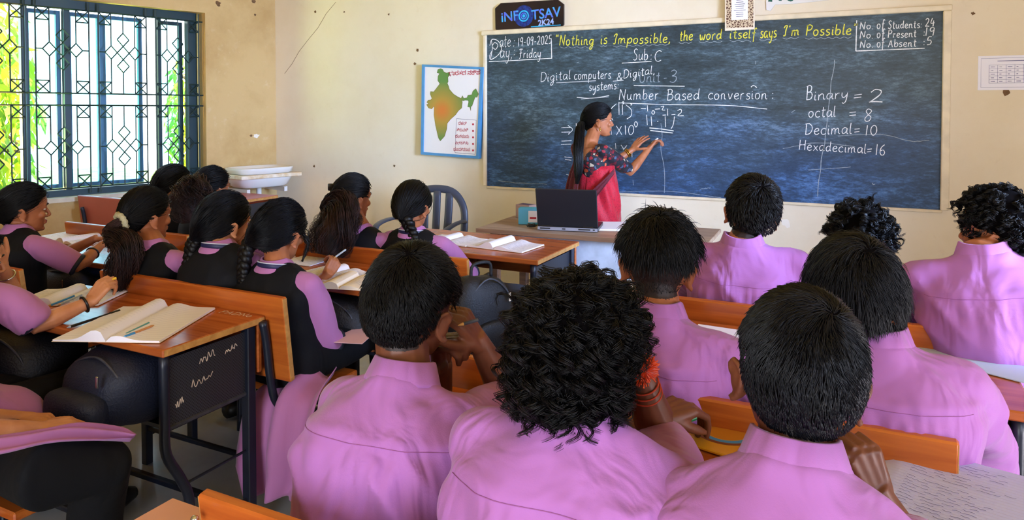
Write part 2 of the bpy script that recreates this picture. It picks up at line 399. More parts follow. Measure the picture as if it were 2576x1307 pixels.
# ------------------------------------------------------------------ stroke lettering
def _g(*st): return [np.array([float(x) for x in q.split()]).reshape(-1, 2) for q in st]
GL = {   # width, smooth strokes (x-height 5, capitals 9, descender -4)
 'a': (5, _g('4.3 4.3 3 5 1.2 4.3 .5 2.2 1.3 .3 2.8 .6 4 2.4 4.4 4.6', '4.4 4.6 4.2 1.6 4.6 .3 5.4 .4')), 'b': (5, _g('.8 9 .7 5 .7 .6', '.8 3 2 4.7 3.8 4.4 4.4 2.4 3.4 .4 1.6 .1 .7 .8')),
 'c': (4.4, _g('4.2 4.3 2.8 5 1.2 4.2 .5 2.3 1.4 .4 3 .1 4.4 .9')), 'd': (5.2, _g('4.2 4 2.8 4.9 1.2 4.1 .5 2.2 1.4 .3 3 .6 4.2 2.4', '4.5 9 4.3 5 4.3 1.4 5 .2')),
 'e': (4.6, _g('.7 2.3 3 2.8 4 3.6 3.3 4.9 1.7 4.7 .6 2.8 1 .8 2.6 0 4.4 .9')), 'f': (4, _g('4.3 8 3.4 9 2.4 8.2 2.1 5 2 1 2 -3.4', '.6 4.4 3.8 4.7')),
 'g': (5, _g('4.3 4.2 3 5 1.2 4.2 .6 2.4 1.4 .8 3 1 4.2 3', '4.4 4.8 4.2 .5 3.6 -2.8 2 -4 1 -3 2.2 -1.2 5 .6')), 'h': (5, _g('.9 9 .8 5 .7 0', '.8 3 2.4 4.8 3.8 4.2 3.9 2 4 .3 5 .3')),
 'i': (2.2, _g('.9 4.8 .8 2 1.1 .3 2 .5', '.9 6.7 1.1 6.9')), 'l': (2.4, _g('1.2 9 .9 5 .9 1.2 1.4 .2 2.3 .6')), 'm': (7.6, _g('.7 4.8 .7 0', '.7 3 2 4.7 3.2 4.2 3.4 0', '3.4 3 4.8 4.7 6 4.2 6.2 1.2 7.2 .3')),
 'n': (5.2, _g('.7 4.8 .7 0', '.7 3 2.2 4.8 3.6 4.2 3.8 1.4 4.4 .2 5.2 .6')), 'o': (4.8, _g('2.6 4.9 1 4.3 .5 2.3 1.4 .3 3 .2 4.2 2 3.8 4.2 2.4 4.9')),
 'p': (5, _g('.9 4.9 .8 0 .7 -3.8', '.9 3 2.2 4.8 3.8 4.4 4.3 2.6 3.4 .6 1.8 .3 .9 1.2')), 'r': (4, _g('.8 4.8 .8 0', '.8 3 2 4.6 3.4 4.8')), 's': (4, _g('3.6 4.5 2.2 5 .9 4.1 1.6 2.9 3.2 2.2 3.5 .9 2 0 .5 .6')),
 't': (3.8, _g('1.9 8 1.8 4 1.9 .9 2.6 0 3.6 .6', '.4 5.4 3.6 5.7')), 'u': (5, _g('.7 4.8 .7 1.6 1.6 .2 3 .6 4 2.4', '4.1 4.8 4 1.4 4.5 .2 5.2 .5')), 'v': (4.4, _g('.5 4.8 2.1 .2 4 4.9')),
 'w': (6.4, _g('.6 4.8 1.2 .6 2.4 .5 3.2 3.6', '3.2 3.6 3.8 .6 5 .4 5.9 4.9')), 'x': (4.6, _g('.5 4.8 4.2 .1', '4.2 4.9 .5 0')), 'y': (5, _g('.7 4.8 .8 2 1.8 .6 3.2 1.2 4.2 3', '4.4 4.9 4 0 3.2 -3 1.8 -4 1 -3')),
 'B': (6, _g('1 9 .9 5 .8 0', '.3 8.4 2.8 9.2 4.6 8 4 5.6 1.4 4.8', '1.4 4.8 4.4 4.5 5.3 2.4 4 .4 .8 0')), 'C': (6, _g('5.4 8.2 3.6 9.1 1.6 7.8 .6 4.6 1.4 1.2 3.4 0 5.6 1')), 'D': (6.4, _g('1 9 .9 4 .9 0', '.2 8.6 3 9 5.4 7 5.8 4 4.2 1 .9 0')),
 'F': (5.4, _g('.5 8.4 2.5 9 5.6 8.8', '3 8.8 2.7 4 2.2 .4 .6 .2', '1 4.6 4.6 5')), 'H': (6.4, _g('1 9 .9 4 .8 0', '5.6 9.2 5.4 4 5.4 0', '.8 4.6 5.4 4.8')), 'I': (3.4, _g('.4 7 1.2 8.8 3 9 2.2 5 1.9 .6 .3 .4')),
 'N': (6.6, _g('.8 0 1 4 1.2 9', '1.2 9 3 5 5.4 0', '5.4 0 5.6 5 6 9.2')), 'P': (5.4, _g('1.1 9 .9 4 .8 0', '.2 8 2.6 9.2 4.8 8 4.4 5.6 2.6 4.6 1 4.8')), 'S': (5, _g('4.6 8.2 3 9.2 1.2 8 1.8 5.8 3.8 4 4.2 1.6 2.4 0 .3 1')),
 'U': (6, _g('.8 9 .7 3.6 1.6 .4 3.4 0 5 2 5.4 9')), 'A': (6.2, _g('.4 0 2 5 3.2 9.2', '3.2 9.2 4.4 4 5.6 0', '1.4 3.4 4.8 3.6')), 'X': (5.6, _g('.6 8 5 .2', '5 8.2 .6 0')),
 '0': (5, _g('2.8 9 1 7.4 .6 4 1.6 .6 3.2 .2 4.5 3 4.2 7 2.6 9')), '1': (2.4, _g('1.3 9 1.2 4 1.1 0')), '2': (5.4, _g('.8 7.2 2.2 9 4.2 8 3.8 5 .8 .3', '.8 .3 2.6 .6 5.4 .2')), '3': (4.8, _g('.8 8.2 2.6 9.1 4 7.6 3 5.4 1.6 4.9', '1.6 4.9 4 4.4 4.4 2 2.8 .1 .5 .8')),
 '4': (5, _g('2 9 .6 3.6 4.8 3.8', '3.8 6.4 3.5 0')), '5': (4.8, _g('4.4 9 1.4 8.8 1 5.2 3.2 5.4 4.3 3.2 3.2 .6 .6 .4')), '6': (5, _g('3.8 9 1.6 6.6 .7 3 1.6 .3 3.6 .4 4.3 2.6 3 4.4 1 3.4')), '8': (5, _g('4 8 2.4 9 1.2 7.6 2.4 5 4.2 3 3.4 .4 1.4 .3 1 2.4 2.8 5 4.2 7.2 3.6 8.6')),
 '9': (5, _g('4.2 7.6 2.6 9 .9 7.4 1.2 5 3 4.8 4.2 7', '4.3 8.6 4 4 3.6 0')), '&': (6.4, _g('5.8 3.4 4 .4 1.6 0 .8 2 2 4.2 3.8 6.2 3.2 8.6 1.8 8 2 5.6 4.4 1.8 6 0')), ':': (2.4, _g('1 4.4 1.2 4.7', '1 .8 1.2 1.1')), '.': (2, _g('.9 .2 1.1 .5')),
 ',': (2.2, _g('1.2 .8 1.1 -.4 .5 -1.4')), '-': (4, _g('.6 3.4 3.4 3.6')), '=': (5.4, _g('.6 5 4.9 5.2', '.6 2.4 4.9 2.7')), "'": (2, _g('1.2 9.3 .9 7.6')), '“': (3.6, _g('1.4 9.6 .7 8.2 1.2 7.6', '3 9.6 2.3 8.2 2.8 7.6')), '”': (3.6, _g('1.2 9.4 1.5 8.4 .8 7.4', '2.8 9.4 3.1 8.4 2.4 7.4')),
 '(': (3.4, _g('3 9.6 1 7 .8 3 2.6 -1')), ')': (3.4, _g('.6 9.6 2.6 7 2.7 3 .8 -1.4')), '>': (4.4, _g('.8 7.4 4 3.8 .6 .2')), 'k': (4.6, _g('.8 9 .8 0', '4 4.8 1 2.4 4.4 0'))}
def strokes(text, sp=.9, jit=0.):
    """list of polylines in letter units, and the advance width"""
    x = 0; out = []
    for ch in text:
        if ch == ' ': x += 3.4; continue
        w, st = GL[ch]
        for q in st:
            p = catmull(q, 5) if len(q) > 2 else q
            j = RNG.normal(0, jit, 2) if jit else 0
            out.append(p+np.array([x, 0])+j)
        x += w+sp
    return out, max(x-sp, .1)
def ribbons(mb, lines3, nrm, r, lift=.0004, mi=0):
    """flat strokes of half width r lying on a surface with normal nrm"""
    nrm = np.asarray(nrm, float)
    for p in lines3:
        p = np.asarray(p, float)
        if len(p) == 2 and np.linalg.norm(p[1]-p[0]) < 2.4*r: p = np.array([p[0]-(p[1]-p[0]), p[1]])
        t = np.gradient(p, axis=0); t /= np.linalg.norm(t, axis=1)[:, None]+1e-9
        sd = np.cross(nrm, t); sd /= np.linalg.norm(sd, axis=1)[:, None]+1e-9
        rr = r*np.clip(RNG.normal(1, .14, (len(p), 1)), .6, 1.5); q = p+nrm*lift
        n = len(p); v = np.vstack([q-sd*rr, q+sd*rr]); mb.add(v, [(i, i+1, i+1+n, i+n) for i in range(n-1)], mi)

# ------------------------------------------------------------------ blackboard and its chalk
def board_mat():
    m, n, l, b = newmat('worn_green_black_board')
    t = n.new('ShaderNodeTexCoord'); mp = n.new('ShaderNodeMapping'); mp.inputs['Scale'].default_value = (.8, 1, 2.6); mp.inputs['Rotation'].default_value = (0, .12, 0)
    l.new(t.outputs['Object'], mp.inputs[0])
    n1 = n.new('ShaderNodeTexNoise'); n1.inputs['Scale'].default_value = 2.2; n1.inputs['Detail'].default_value = 9; n1.inputs['Roughness'].default_value = .68; n1.inputs['Distortion'].default_value = .8
    n2 = n.new('ShaderNodeTexNoise'); n2.inputs['Scale'].default_value = 26; n2.inputs['Detail'].default_value = 6; n2.inputs['Roughness'].default_value = .8
    l.new(mp.outputs[0], n1.inputs['Vector']); l.new(mp.outputs[0], n2.inputs['Vector'])
    ml = n.new('ShaderNodeMath'); ml.operation = 'MULTIPLY'; l.new(n1.outputs['Fac'], ml.inputs[0]); l.new(n2.outputs['Fac'], ml.inputs[1])
    r = n.new('ShaderNodeValToRGB'); l.new(ml.outputs[0], r.inputs[0])
    e = r.color_ramp.elements; e[0].position = .14; e[0].color = lin('#263236'); e[1].position = .46; e[1].color = lin('#8494a0')
    x = e.new(.25); x.color = lin('#394950'); x = e.new(.33); x.color = lin('#526874')
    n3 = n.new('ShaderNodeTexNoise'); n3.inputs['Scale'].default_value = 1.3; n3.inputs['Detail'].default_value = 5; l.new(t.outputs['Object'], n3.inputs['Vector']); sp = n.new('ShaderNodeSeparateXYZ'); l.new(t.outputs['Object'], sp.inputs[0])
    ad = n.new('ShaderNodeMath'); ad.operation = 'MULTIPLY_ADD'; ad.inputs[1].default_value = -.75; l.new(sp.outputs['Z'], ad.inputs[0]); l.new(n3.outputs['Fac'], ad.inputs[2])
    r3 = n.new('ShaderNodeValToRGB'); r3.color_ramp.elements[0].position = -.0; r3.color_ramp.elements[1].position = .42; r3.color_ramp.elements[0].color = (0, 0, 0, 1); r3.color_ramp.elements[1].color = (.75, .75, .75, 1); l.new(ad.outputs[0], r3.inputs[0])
    mc = n.new('ShaderNodeMix'); mc.data_type = 'RGBA'; mc.blend_type = 'MULTIPLY'; mc.inputs['B'].default_value = (.62, 1.02, 2.0, 1); l.new(r3.outputs[0], mc.inputs['Factor']); l.new(r.outputs[0], mc.inputs['A'])  # bluish light on the lower half is put into the board colour
    l.new(mc.outputs['Result'], b.inputs['Base Color']); b.inputs['Roughness'].default_value = .42; b.inputs['Specular IOR Level'].default_value = .35
    return m
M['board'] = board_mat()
M['board_frame'] = mat('cream_painted_wood_frame', '#ead9b8', .5, var=.15, vscale=12)
M['chalk'] = mat('white_chalk', '#f2f4f2', .9, var=.2, vscale=160)
M['chalk_faint'] = mat('faint_chalk', '#a2aeb4', .9, var=.3, vscale=120)
M['chalk_y'] = mat('yellow_chalk', '#ece44c', .9, var=.2, vscale=160)
BX0, BX1, BZ0, BZ1 = -2.69, .405, .853, 2.043
bb = thing('blackboard', 'wide dark blackboard in a cream frame covered with chalk notes', 'blackboard', ((BX0+BX1)/2, FY, BZ0))
bo = np.array(bb.location)
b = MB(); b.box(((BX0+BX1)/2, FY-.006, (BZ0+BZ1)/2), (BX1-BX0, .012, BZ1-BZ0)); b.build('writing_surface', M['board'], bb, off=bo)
BS = FY-.0121                                                   # the writing plane
for nm, c, d in (('top_rail', ((BX0+BX1)/2, FY-.015, BZ1+.018), (BX1-BX0+.09, .03, .036)), ('left_stile', (BX0-.015, FY-.015, (BZ0+BZ1)/2), (.03, .03, BZ1-BZ0)), ('right_stile', (BX1+.02, FY-.018, (BZ0+BZ1)/2), (.045, .036, BZ1-BZ0)), ('bottom_rail', ((BX0+BX1)/2, FY-.008, BZ0-.01), (BX1-BX0+.02, .016, .02))):
    b = MB(); b.rbox(c, d, .005); b.build(nm, M['board_frame'], bb, off=bo)
def bpt(u, v): return onY(u, v, BS)
def chalk(mb, text, u0, v0, u1, v1, hh, r=.0022, slant=.08, mi=0, jit=.12, sp=.9):
    """chalk words whose baseline runs from pixel (u0,v0) to (u1,v1), capitals hh pixels tall"""
    st, w = strokes(text, sp, jit); L = []
    for p in st:
        x = (p[:, 0]+p[:, 1]*slant)/w; y = p[:, 1]/9*hh
        L.append(np.array([bpt(u0+(u1-u0)*a, v0+(v1-v0)*a-c) for a, c in zip(x, y)]))
    ribbons(mb, L, (0, -1, 0), r, mi=mi)
def chalkline(mb, pts, r=.0023, wob=0., mi=0):
    p = catmull(pts, 6) if len(pts) > 2 else np.linspace(pts[0], pts[1], 12)
    if wob: p = p+np.stack([np.zeros(len(p)), RNG.normal(0, wob, len(p))], 1)
    ribbons(mb, [np.array([bpt(*q) for q in p])], (0, -1, 0), r, mi=mi)
Z = lambda x, y: (1200+x*.5342, y*.5342)                        # reading scale of the board close-up
CHM = ['chalk']
def zc(mb, text, x0, y0, x1, y1, h, **k):
    w_ = MB(); chalk(w_, text, *Z(x0, y0), *Z(x1, y1), h*.5342, **k); w_.build('chalk_word', M[CHM[0]], bb, off=bo)
def marks(mb, name, m):
    if mb.n: mb.build(name, m, bb, off=bo)['kind'] = 'stuff'
def zl(mb, *p, **k): chalkline(mb, [Z(*q) for q in p], **k)
b = MB()
for p in (((68, 190), (72, 230), (64, 276)), ((60, 215), (70, 186), (98, 192), (116, 225), (100, 258), (66, 280), (60, 262), (70, 240)), ((72, 214), (84, 200), (98, 212), (88, 232), (74, 224))): zl(b, *p, r=.0028)
zc(b, 'ate', 106, 222, 158, 220, 58); zc(b, ':', 168, 222, 182, 220, 60); zc(b, '19-09-2025', 192, 218, 350, 205, 40, r=.0026)
zc(b, 'ay,', 108, 272, 166, 272, 60); zc(b, ':', 168, 262, 182, 260, 50); zc(b, 'Friday', 196, 274, 300, 270, 44, r=.0026)
zl(b, (56, 290), (150, 286), (350, 274), r=.003); zl(b, (350, 180), (352, 276), r=.003)
marks(b, 'date_box_chalk', M['chalk'])
b = MB(); CHM[0] = 'chalk_y'
for a in (('“Nothing', 366, 214, 548, 210, 48), ('is', 580, 207, 612, 206, 48), ('Impossible,', 640, 207, 912, 200, 46), ('the', 952, 192, 1015, 189, 48), ('word', 1045, 188, 1150, 184, 48), ('itself', 1188, 182, 1312, 178, 46), ('says', 1332, 179, 1410, 175, 56), ("I'm", 1440, 170, 1518, 167, 48), ('Possible”', 1546, 168, 1786, 162, 50)): zc(b, *a, r=.0031, slant=.12)
CHM[0] = 'chalk'
b = MB()
for x0, x1, y0, y1 in ((390, 548, 222, 222), (578, 612, 217, 215), (640, 905, 218, 208), (950, 1012, 202, 199), (1045, 1155, 198, 196), (1190, 1290, 192, 192), (1330, 1410, 188, 186), (1440, 1515, 181, 177), (1545, 1765, 181, 175)):
    n = max(4, int((x1-x0)/18)); zl(b, *[(x0+(x1-x0)*i/n, y0+(y1-y0)*i/n+(4 if i % 2 else -2)) for i in range(n+1)], r=.0016)
marks(b, 'motto_underline_chalk', M['chalk_faint'])
b = MB()
for y, wd, nn in ((137, 'Students:', '24'), (180, 'Present', '19'), (224, 'Absent', '5')):
    zc(b, 'No.', 1800, y+1, 1866, y, 34); zc(b, 'of', 1882, y-2, 1918, y-3, 42); zc(b, wd, 1934, y-2, 2068 if wd != 'Students:' else 2096, y-6, 36)
    if wd != 'Students:': zc(b, ':', 2098, y-10, 2112, y-10, 38)
    zc(b, nn, 2108 if nn != '5' else 2116, y-12, 2154 if nn != '5' else 2140, y-14, 38)
zl(b, (1788, 96), (1784, 240), r=.003); zl(b, (1784, 240), (2108, 227), r=.003)
marks(b, 'attendance_box_chalk', M['chalk'])
b = MB(); zc(b, 'Sub', 734, 284, 806, 281, 52); zc(b, ':', 814, 284, 826, 283, 52); zc(b, 'C', 834, 290, 870, 288, 50); zl(b, (682, 297), (822, 289)); marks(b, 'subject_chalk', M['chalk'])
b = MB()
zc(b, 'Digital', 298, 386, 440, 372, 44); zc(b, 'computers', 456, 374, 630, 370, 44); zc(b, '&', 656, 378, 686, 376, 34); zc(b, 'Digital,', 688, 370, 838, 346, 40); zc(b, 'systems:', 526, 428, 668, 418, 42)
zl(b, (372, 390), (560, 380), r=.0018); zl(b, (640, 382), (690, 378), r=.0018); zl(b, (470, 458), (540, 462), (622, 450), r=.0022); zl(b, (490, 466), (620, 456), r=.0014); marks(b, 'topic_chalk', M['chalk'])
b = MB(); CHM[0] = 'chalk_faint'; zc(b, 'Unit', 762, 388, 862, 386, 50, r=.0024); zc(b, '-', 876, 388, 894, 388, 50, r=.0024); zc(b, '3', 904, 388, 940, 386, 56, r=.0026); CHM[0] = 'chalk'
b = MB(); zl(b, (738, 402), (850, 404), (978, 406)); zc(b, 'Number', 666, 470, 856, 468, 50); zc(b, 'Based', 892, 472, 1046, 468, 52); zc(b, 'conversion', 1086, 468, 1366, 466, 50); zc(b, ':', 1384, 468, 1400, 466, 52); zl(b, (668, 484), (900, 492), (1180, 496), (1366, 513)); zl(b, (1290, 410), (1302, 402), (1318, 412)); marks(b, 'title_chalk', M['chalk'])
b = MB()
zl(b, (656, 488), (632, 512), (628, 540), (640, 566)); zl(b, (668, 480), (669, 540)); zl(b, (684, 494), (686, 540)); zl(b, (700, 492), (726, 516), (726, 544), (706, 560)); zl(b, (682, 484), (688, 478), (692, 486), (685, 490)); zl(b, (722, 488), (730, 490), (724, 496))
zl(b, (772, 510), (796, 511)); zl(b, (802, 496), (804, 524)); zl(b, (822, 532), (828, 520), (837, 528), (830, 538), (823, 532)); zl(b, (838, 514), (862, 512)); zl(b, (866, 502), (880, 500), (872, 516), (886, 518)); zl(b, (874, 542), (890, 541)); zl(b, (897, 512), (898, 544)); zl(b, (916, 540), (934, 538)); zl(b, (944, 520), (960, 514), (962, 528), (946, 544), (974, 544))
zl(b, (799, 540), (802, 588)); zl(b, (820, 548), (823, 592)); zl(b, (850, 570), (853, 572), r=.004); zl(b, (886, 548), (888, 598)); zl(b, (930, 548), (924, 586), (914, 606)); zl(b, (812, 602), (860, 606), (926, 616), r=.003); zl(b, (816, 614), (922, 626), r=.003)
zl(b, (398, 601), (440, 600)); zl(b, (398, 622), (440, 621)); zl(b, (428, 590), (450, 609), (430, 632)); zl(b, (467, 580), (468, 630)); zl(b, (605, 610), (622, 610)); zl(b, (631, 588), (633, 634)); zl(b, (656, 592), (682, 634)); zl(b, (680, 594), (656, 636)); zl(b, (698, 590), (700, 634)); zc(b, '0', 708, 634, 738, 634, 46); zl(b, (740, 582), (748, 572), (756, 584), (748, 598), (740, 584))
zl(b, (398, 664), (446, 662)); zl(b, (396, 680), (444, 678)); zl(b, (652, 674), (654, 700)); zl(b, (678, 682), (694, 706)); zl(b, (706, 684), (688, 706)); zl(b, (730, 680), (730, 740)); zl(b, (412, 738), (446, 742)); zl(b, (414, 750), (444, 754)); zl(b, (420, 820), (432, 824)); marks(b, 'worked_example_chalk', M['chalk'])
b = MB()
zc(b, 'B', 1548, 470, 1580, 468, 66, r=.0026); zc(b, 'inary', 1584, 472, 1746, 462, 50); zc(b, '=', 1768, 474, 1812, 470, 46); zc(b, '2', 1836, 484, 1910, 482, 62, r=.0028)
zc(b, 'octal', 1558, 552, 1690, 550, 52); zc(b, '=', 1748, 556, 1786, 554, 46); zc(b, '8', 1818, 572, 1860, 570, 58); zc(b, 'Decimal', 1542, 634, 1764, 630, 52); zc(b, '=', 1772, 632, 1802, 630, 42); zc(b, '10', 1824, 638, 1882, 636, 48)
zc(b, 'Hexadecimal', 1514, 704, 1832, 722, 46); zc(b, '=', 1832, 726, 1858, 724, 40); zc(b, '16', 1872, 728, 1922, 732, 50); marks(b, 'number_systems_chalk', M['chalk'])
b = MB()
zl(b, (1684, 280), (1680, 330), (1668, 380), (1664, 440), (1656, 500), (1650, 560), (1640, 640), (1636, 690), (1622, 740), (1618, 800), (1608, 860), (1604, 920), r=.0022, wob=1.2)
zl(b, (866, 580), (872, 640), (866, 700), (880, 780), (884, 850), (882, 908), r=.0018, wob=1.)
for q in (((1440, 700), (1600, 672), (1780, 690)), ((1560, 800), (1760, 786)), ((1700, 640), (1900, 632), (2040, 664), (2130, 660)), ((1480, 530), (1498, 518)), ((734, 846), (736, 872)), ((1310, 286), (1312, 302)), ((470, 296), (480, 292)), ((510, 598), (540, 590)), ((1860, 860), (1866, 868), (1874, 866)), ((1050, 890), (1100, 884)), ((640, 904), (900, 900), (1150, 930)), ((100, 850), (180, 860), (330, 868))): zl(b, *q, r=.0016, wob=.4)
marks(b, 'chalk_crack', M['chalk_faint'])

# ------------------------------------------------------------------ things on the front wall
def text_obj(name, body, size, m, parent, loc, rot, ex=.0006, align='CENTER', shear=0., sx_=1., off=0.):
    """built-in font text turned into a mesh"""
    c = bpy.data.curves.new(name, 'FONT'); c.body = body; c.size = size; c.align_x = align; c.align_y = 'CENTER'; c.extrude = ex; c.shear = shear; c.resolution_u = 3; c.offset = off
    t = bpy.data.objects.new(name, c); COL.objects.link(t); dg = bpy.context.evaluated_depsgraph_get(); dg.update()
    me = bpy.data.meshes.new_from_object(t.evaluated_get(dg)); bpy.data.objects.remove(t)
    me.materials.clear(); o = link(name, me, m, parent); o.location = loc; o.rotation_euler = rot; o.scale = (sx_, 1, 1); return o
FRONT = (math.pi/2, 0, 0)
# India map board
M['sky_blue'] = mat('blue_painted_wood', '#4f93c6', .45, var=.12, vscale=15)
mapb = thing('map_board', 'blue framed wall map of India left of the blackboard', 'map', (-3.02, FY, 1.09))
mo = np.array(mapb.location)
mq = [np.array(onY(u, v, FY-.035)) for u, v in ((1063, 162), (1217, 169), (1206, 399), (1060, 388))]     # outer corners
b = MB(); b.prism(mq, None, (0, .034, 0)); b.build('backing_board', M['sky_blue'], mapb, off=mo)
inn = [np.array(onY(u, v, FY-.037)) for u, v in ((1069, 168), (1210, 175), (1199, 392), (1066, 382))]
for i in range(4):
    j = (i+1) % 4; q = [mq[i], mq[j], inn[j], inn[i]]; b = MB(); b.prism([np.array([x[0], FY-.0355, x[2]]) for x in q], None, (0, -.010, 0)); b.build('frame_strip', M['sky_blue'], mapb, off=mo)
b = MB(); b.prism([np.array([x[0], FY-.0362, x[2]]) for x in inn], None, (0, -.0005, 0)); b.build('map_sheet', mat('white_map_paper', '#ece6e2', .5), mapb, off=mo)
def ymap(x, y): return onY(1030+x*.32135, y*.32135, FY-.0372)     # reading scale of the map close-up
india = [(222, 545), (245, 536), (262, 545), (268, 560), (290, 572), (310, 565), (316, 585), (302, 605), (304, 640), (296, 650), (306, 672), (314, 700), (345, 735), (375, 755), (405, 770), (415, 748), (425, 768), (450, 765), (458, 745), (488, 740), (497, 712), (520, 693), (528, 708), (541, 735), (528, 762), (515, 760), (500, 800), (490, 830), (482, 832), (480, 866), (473, 838), (456, 836), (464, 795), (458, 785), (436, 784), (420, 790), (412, 780), (415, 800), (410, 845), (385, 865), (360, 900), (325, 930), (296, 965), (292, 1010), (275, 1065), (242, 1102), (228, 1080), (205, 985), (192, 900), (194, 830), (175, 852), (150, 845), (134, 818), (150, 812), (136, 800), (146, 784), (166, 782), (176, 770), (162, 735), (166, 715), (190, 718), (212, 690), (238, 655), (222, 630), (224, 596), (236, 575), (216, 570)]
mm, mn_, ml_, mb_ = newmat('printed_map_green_orange')
tcn = mn_.new('ShaderNodeTexCoord'); mpn = mn_.new('ShaderNodeMapping'); mpn.inputs['Location'].default_value = (.075, 0, -.36); ml_.new(tcn.outputs['Object'], mpn.inputs[0])
ln = mn_.new('ShaderNodeVectorMath'); ln.operation = 'LENGTH'; ml_.new(mpn.outputs[0], ln.inputs[0]); rmp = mn_.new('ShaderNodeValToRGB'); ml_.new(ln.outputs['Value'], rmp.inputs[0])
e = rmp.color_ramp.elements; e[0].position = .02; e[0].color = lin('#d9702c'); e[1].position = .24; e[1].color = lin('#5f8a44'); x = e.new(.10); x.color = lin('#b58e3a')
ml_.new(rmp.outputs[0], mb_.inputs['Base Color']); mb_.inputs['Roughness'].default_value = .5
b = MB(); b.prism([ymap(*p) for p in india], None, (0, -.0006, 0)); b.build('india_outline', mm, mapb, off=mo)
b = MB(); lns = [np.array([ymap(*india[i]), ymap(*india[(i+1) % len(india)])]) for i in range(len(india))]; ribbons(b, lns, (0, -1, 0), .0012, lift=.0008); b.build('coast_line', mat('map_outline_ink', '#6a5a28', .6), mapb, off=mo)
b = MB(); bx = [(368, 928), (523, 940), (514, 1206), (357, 1194)]; ribbons(b, [np.array([ymap(*bx[i]), ymap(*bx[(i+1) % 4])]) for i in range(4)], (0, -1, 0), .0012); b.build('legend_box', M['ink_dark'], mapb, off=mo)
M['red_ink'] = mat('red_print', '#b5203a', .6)
for k, (tx, yy) in enumerate((('ದೆಹಲಿ', 966), ('ತಿರುವಳಿ', 1018), ('ಬೆಂಗಳೂರು', 1068), ('ಕಲ್ಕತ್ತಾ', 1120), ('ಭೂಮಿಮಾಪ', 1170))):
    p = ymap(415-k*1.5, yy); text_obj('legend_text', tx, .036, M['red_ink'], mapb, p-mo, FRONT, sx_=.8)
    b = MB(); c = ymap(498, yy+6); b.tube([c, c+np.array([0, -.0008, 0])], .0085, 10); b.build('legend_dot', M['red_ink'], mapb, off=mo)
text_obj('map_title', 'ಭಾರತದ ನಕ್ಷೆ', .05, M['red_ink'], mapb, ymap(430, 572)-mo, FRONT, off=.0006)
# event sign over the board
sg = thing('wall_sign', 'dark clipped-corner event sign above the left end of the blackboard', 'sign', (-2.33, FY, 2.05)); so = np.array(sg.location)
b = MB(); b.prism([onY(u, v, FY-.002) for u, v in ((1248, 22), (1262, 9), (1406, 0), (1420, 11), (1420, 62), (1407, 76), (1263, 84), (1249, 74))], None, (0, -.018, 0)); b.build('sign_board', mat('near_black_print', '#14121a', .3, color2='#2a1c1c', vscale=5), sg, off=so)
M['neon'] = mat('blue_violet_print', '#5b62e0', .4, color2='#3fb4e8', vscale=22); M['cyan'] = mat('cyan_print', '#2fb6ea', .4); M['deepblue'] = mat('deep_blue_print', '#123f96', .4, color2='#1a1f5a', vscale=60)
sp_ = lambda x, y: onY(1030+x*.32135, y*.32135, FY-.0208)-so
sl = math.atan2(.03, .46)
for tx, x, y, sz in (('iNF', 785, 132, .105), ('TSAV', 1068, 108, .105), ('2K24', 1068, 176, .062)):
    text_obj('sign_text', tx, sz, M['neon'] if sz > .08 else mat('pale_blue_print', '#9db4ee', .4), sg, sp_(x, y), (math.pi/2, -.055, 0), sx_=1.0 if len(tx) == 3 else .98, off=.0016)
def disc(name, x, y, r0, r1, m, lift):
    b = MB(); c = sp_(x, y)+so; k = 28; an = np.arange(k)*2*math.pi/k
    for r_, i in ((r1, 0),):
        o_ = c+np.stack([np.cos(an)*r1, np.full(k, -lift), np.sin(an)*r1], 1); n_ = c+np.stack([np.cos(an)*r0, np.full(k, -lift), np.sin(an)*r0], 1)
        b.add(np.vstack([o_, n_]), [(q, q+k, (q+1) % k+k, (q+1) % k) for q in range(k)])
    return b.build(name, m, sg, off=so)
disc('sign_globe', 895, 125, .001, .082, M['deepblue'], .0004); disc('sign_ring', 895, 125, .034, .044, M['cyan'], .001); disc('sign_ring', 895, 125, .018, .026, M['neon'], .001); disc('sign_ring', 895, 125, .001, .012, M['cyan'], .001)
b = MB(); ribbons(b, [np.array([sp_(952, 210), sp_(1185, 195)])+so], (0, -1, 0), .003, lift=.001); b.build('sign_tagline', M['cyan'], sg, off=so)
# patterned notice
nt = thing('framed_notice', 'white typed notice with brown patterned border hanging over the board top', 'notice', (-.765, FY-.04, 1.985)); no_ = np.array(nt.location)
m, n, l, bs = newmat('brown_paisley_border'); t = n.new('ShaderNodeTexCoord'); v = n.new('ShaderNodeTexVoronoi'); v.inputs['Scale'].default_value = 70; v.feature = 'DISTANCE_TO_EDGE'; l.new(t.outputs['Object'], v.inputs['Vector'])
r = n.new('ShaderNodeValToRGB'); l.new(v.outputs['Distance'], r.inputs[0]); r.color_ramp.elements[0].position = .08; r.color_ramp.elements[0].color = lin('#d9c3a0'); r.color_ramp.elements[1].position = .2; r.color_ramp.elements[1].color = lin('#5b3524'); l.new(r.outputs[0], bs.inputs['Base Color'])
NX0, NX1 = -.858, -.668
b = MB(); b.box(((NX0+NX1)/2, FY-.045, 2.16), (NX1-NX0, .008, .35)); b.build('backing', M['paper_warm'], nt, off=no_)
b = MB(); b.box(((NX0+NX1)/2, FY-.0495, 2.165), (NX1-NX0-.016, .001, .328)); b.build('border', m, nt, off=no_)
b = MB(); b.box(((NX0+NX1)/2, FY-.0505, 2.19), (NX1-NX0-.085, .001, .275)); b.build('notice_paper', M['paper'], nt, off=no_)
b = MB()
for k in range(18): w = RNG.uniform(.02, .042); z = 2.075+k*.0135; ribbons(b, [np.array([((NX0+NX1)/2-w, FY-.0512, z), ((NX0+NX1)/2+w, FY-.0512, z)])], (0, -1, 0), .0014)
b.build('typed_lines', M['ink_dark'], nt, off=no_)
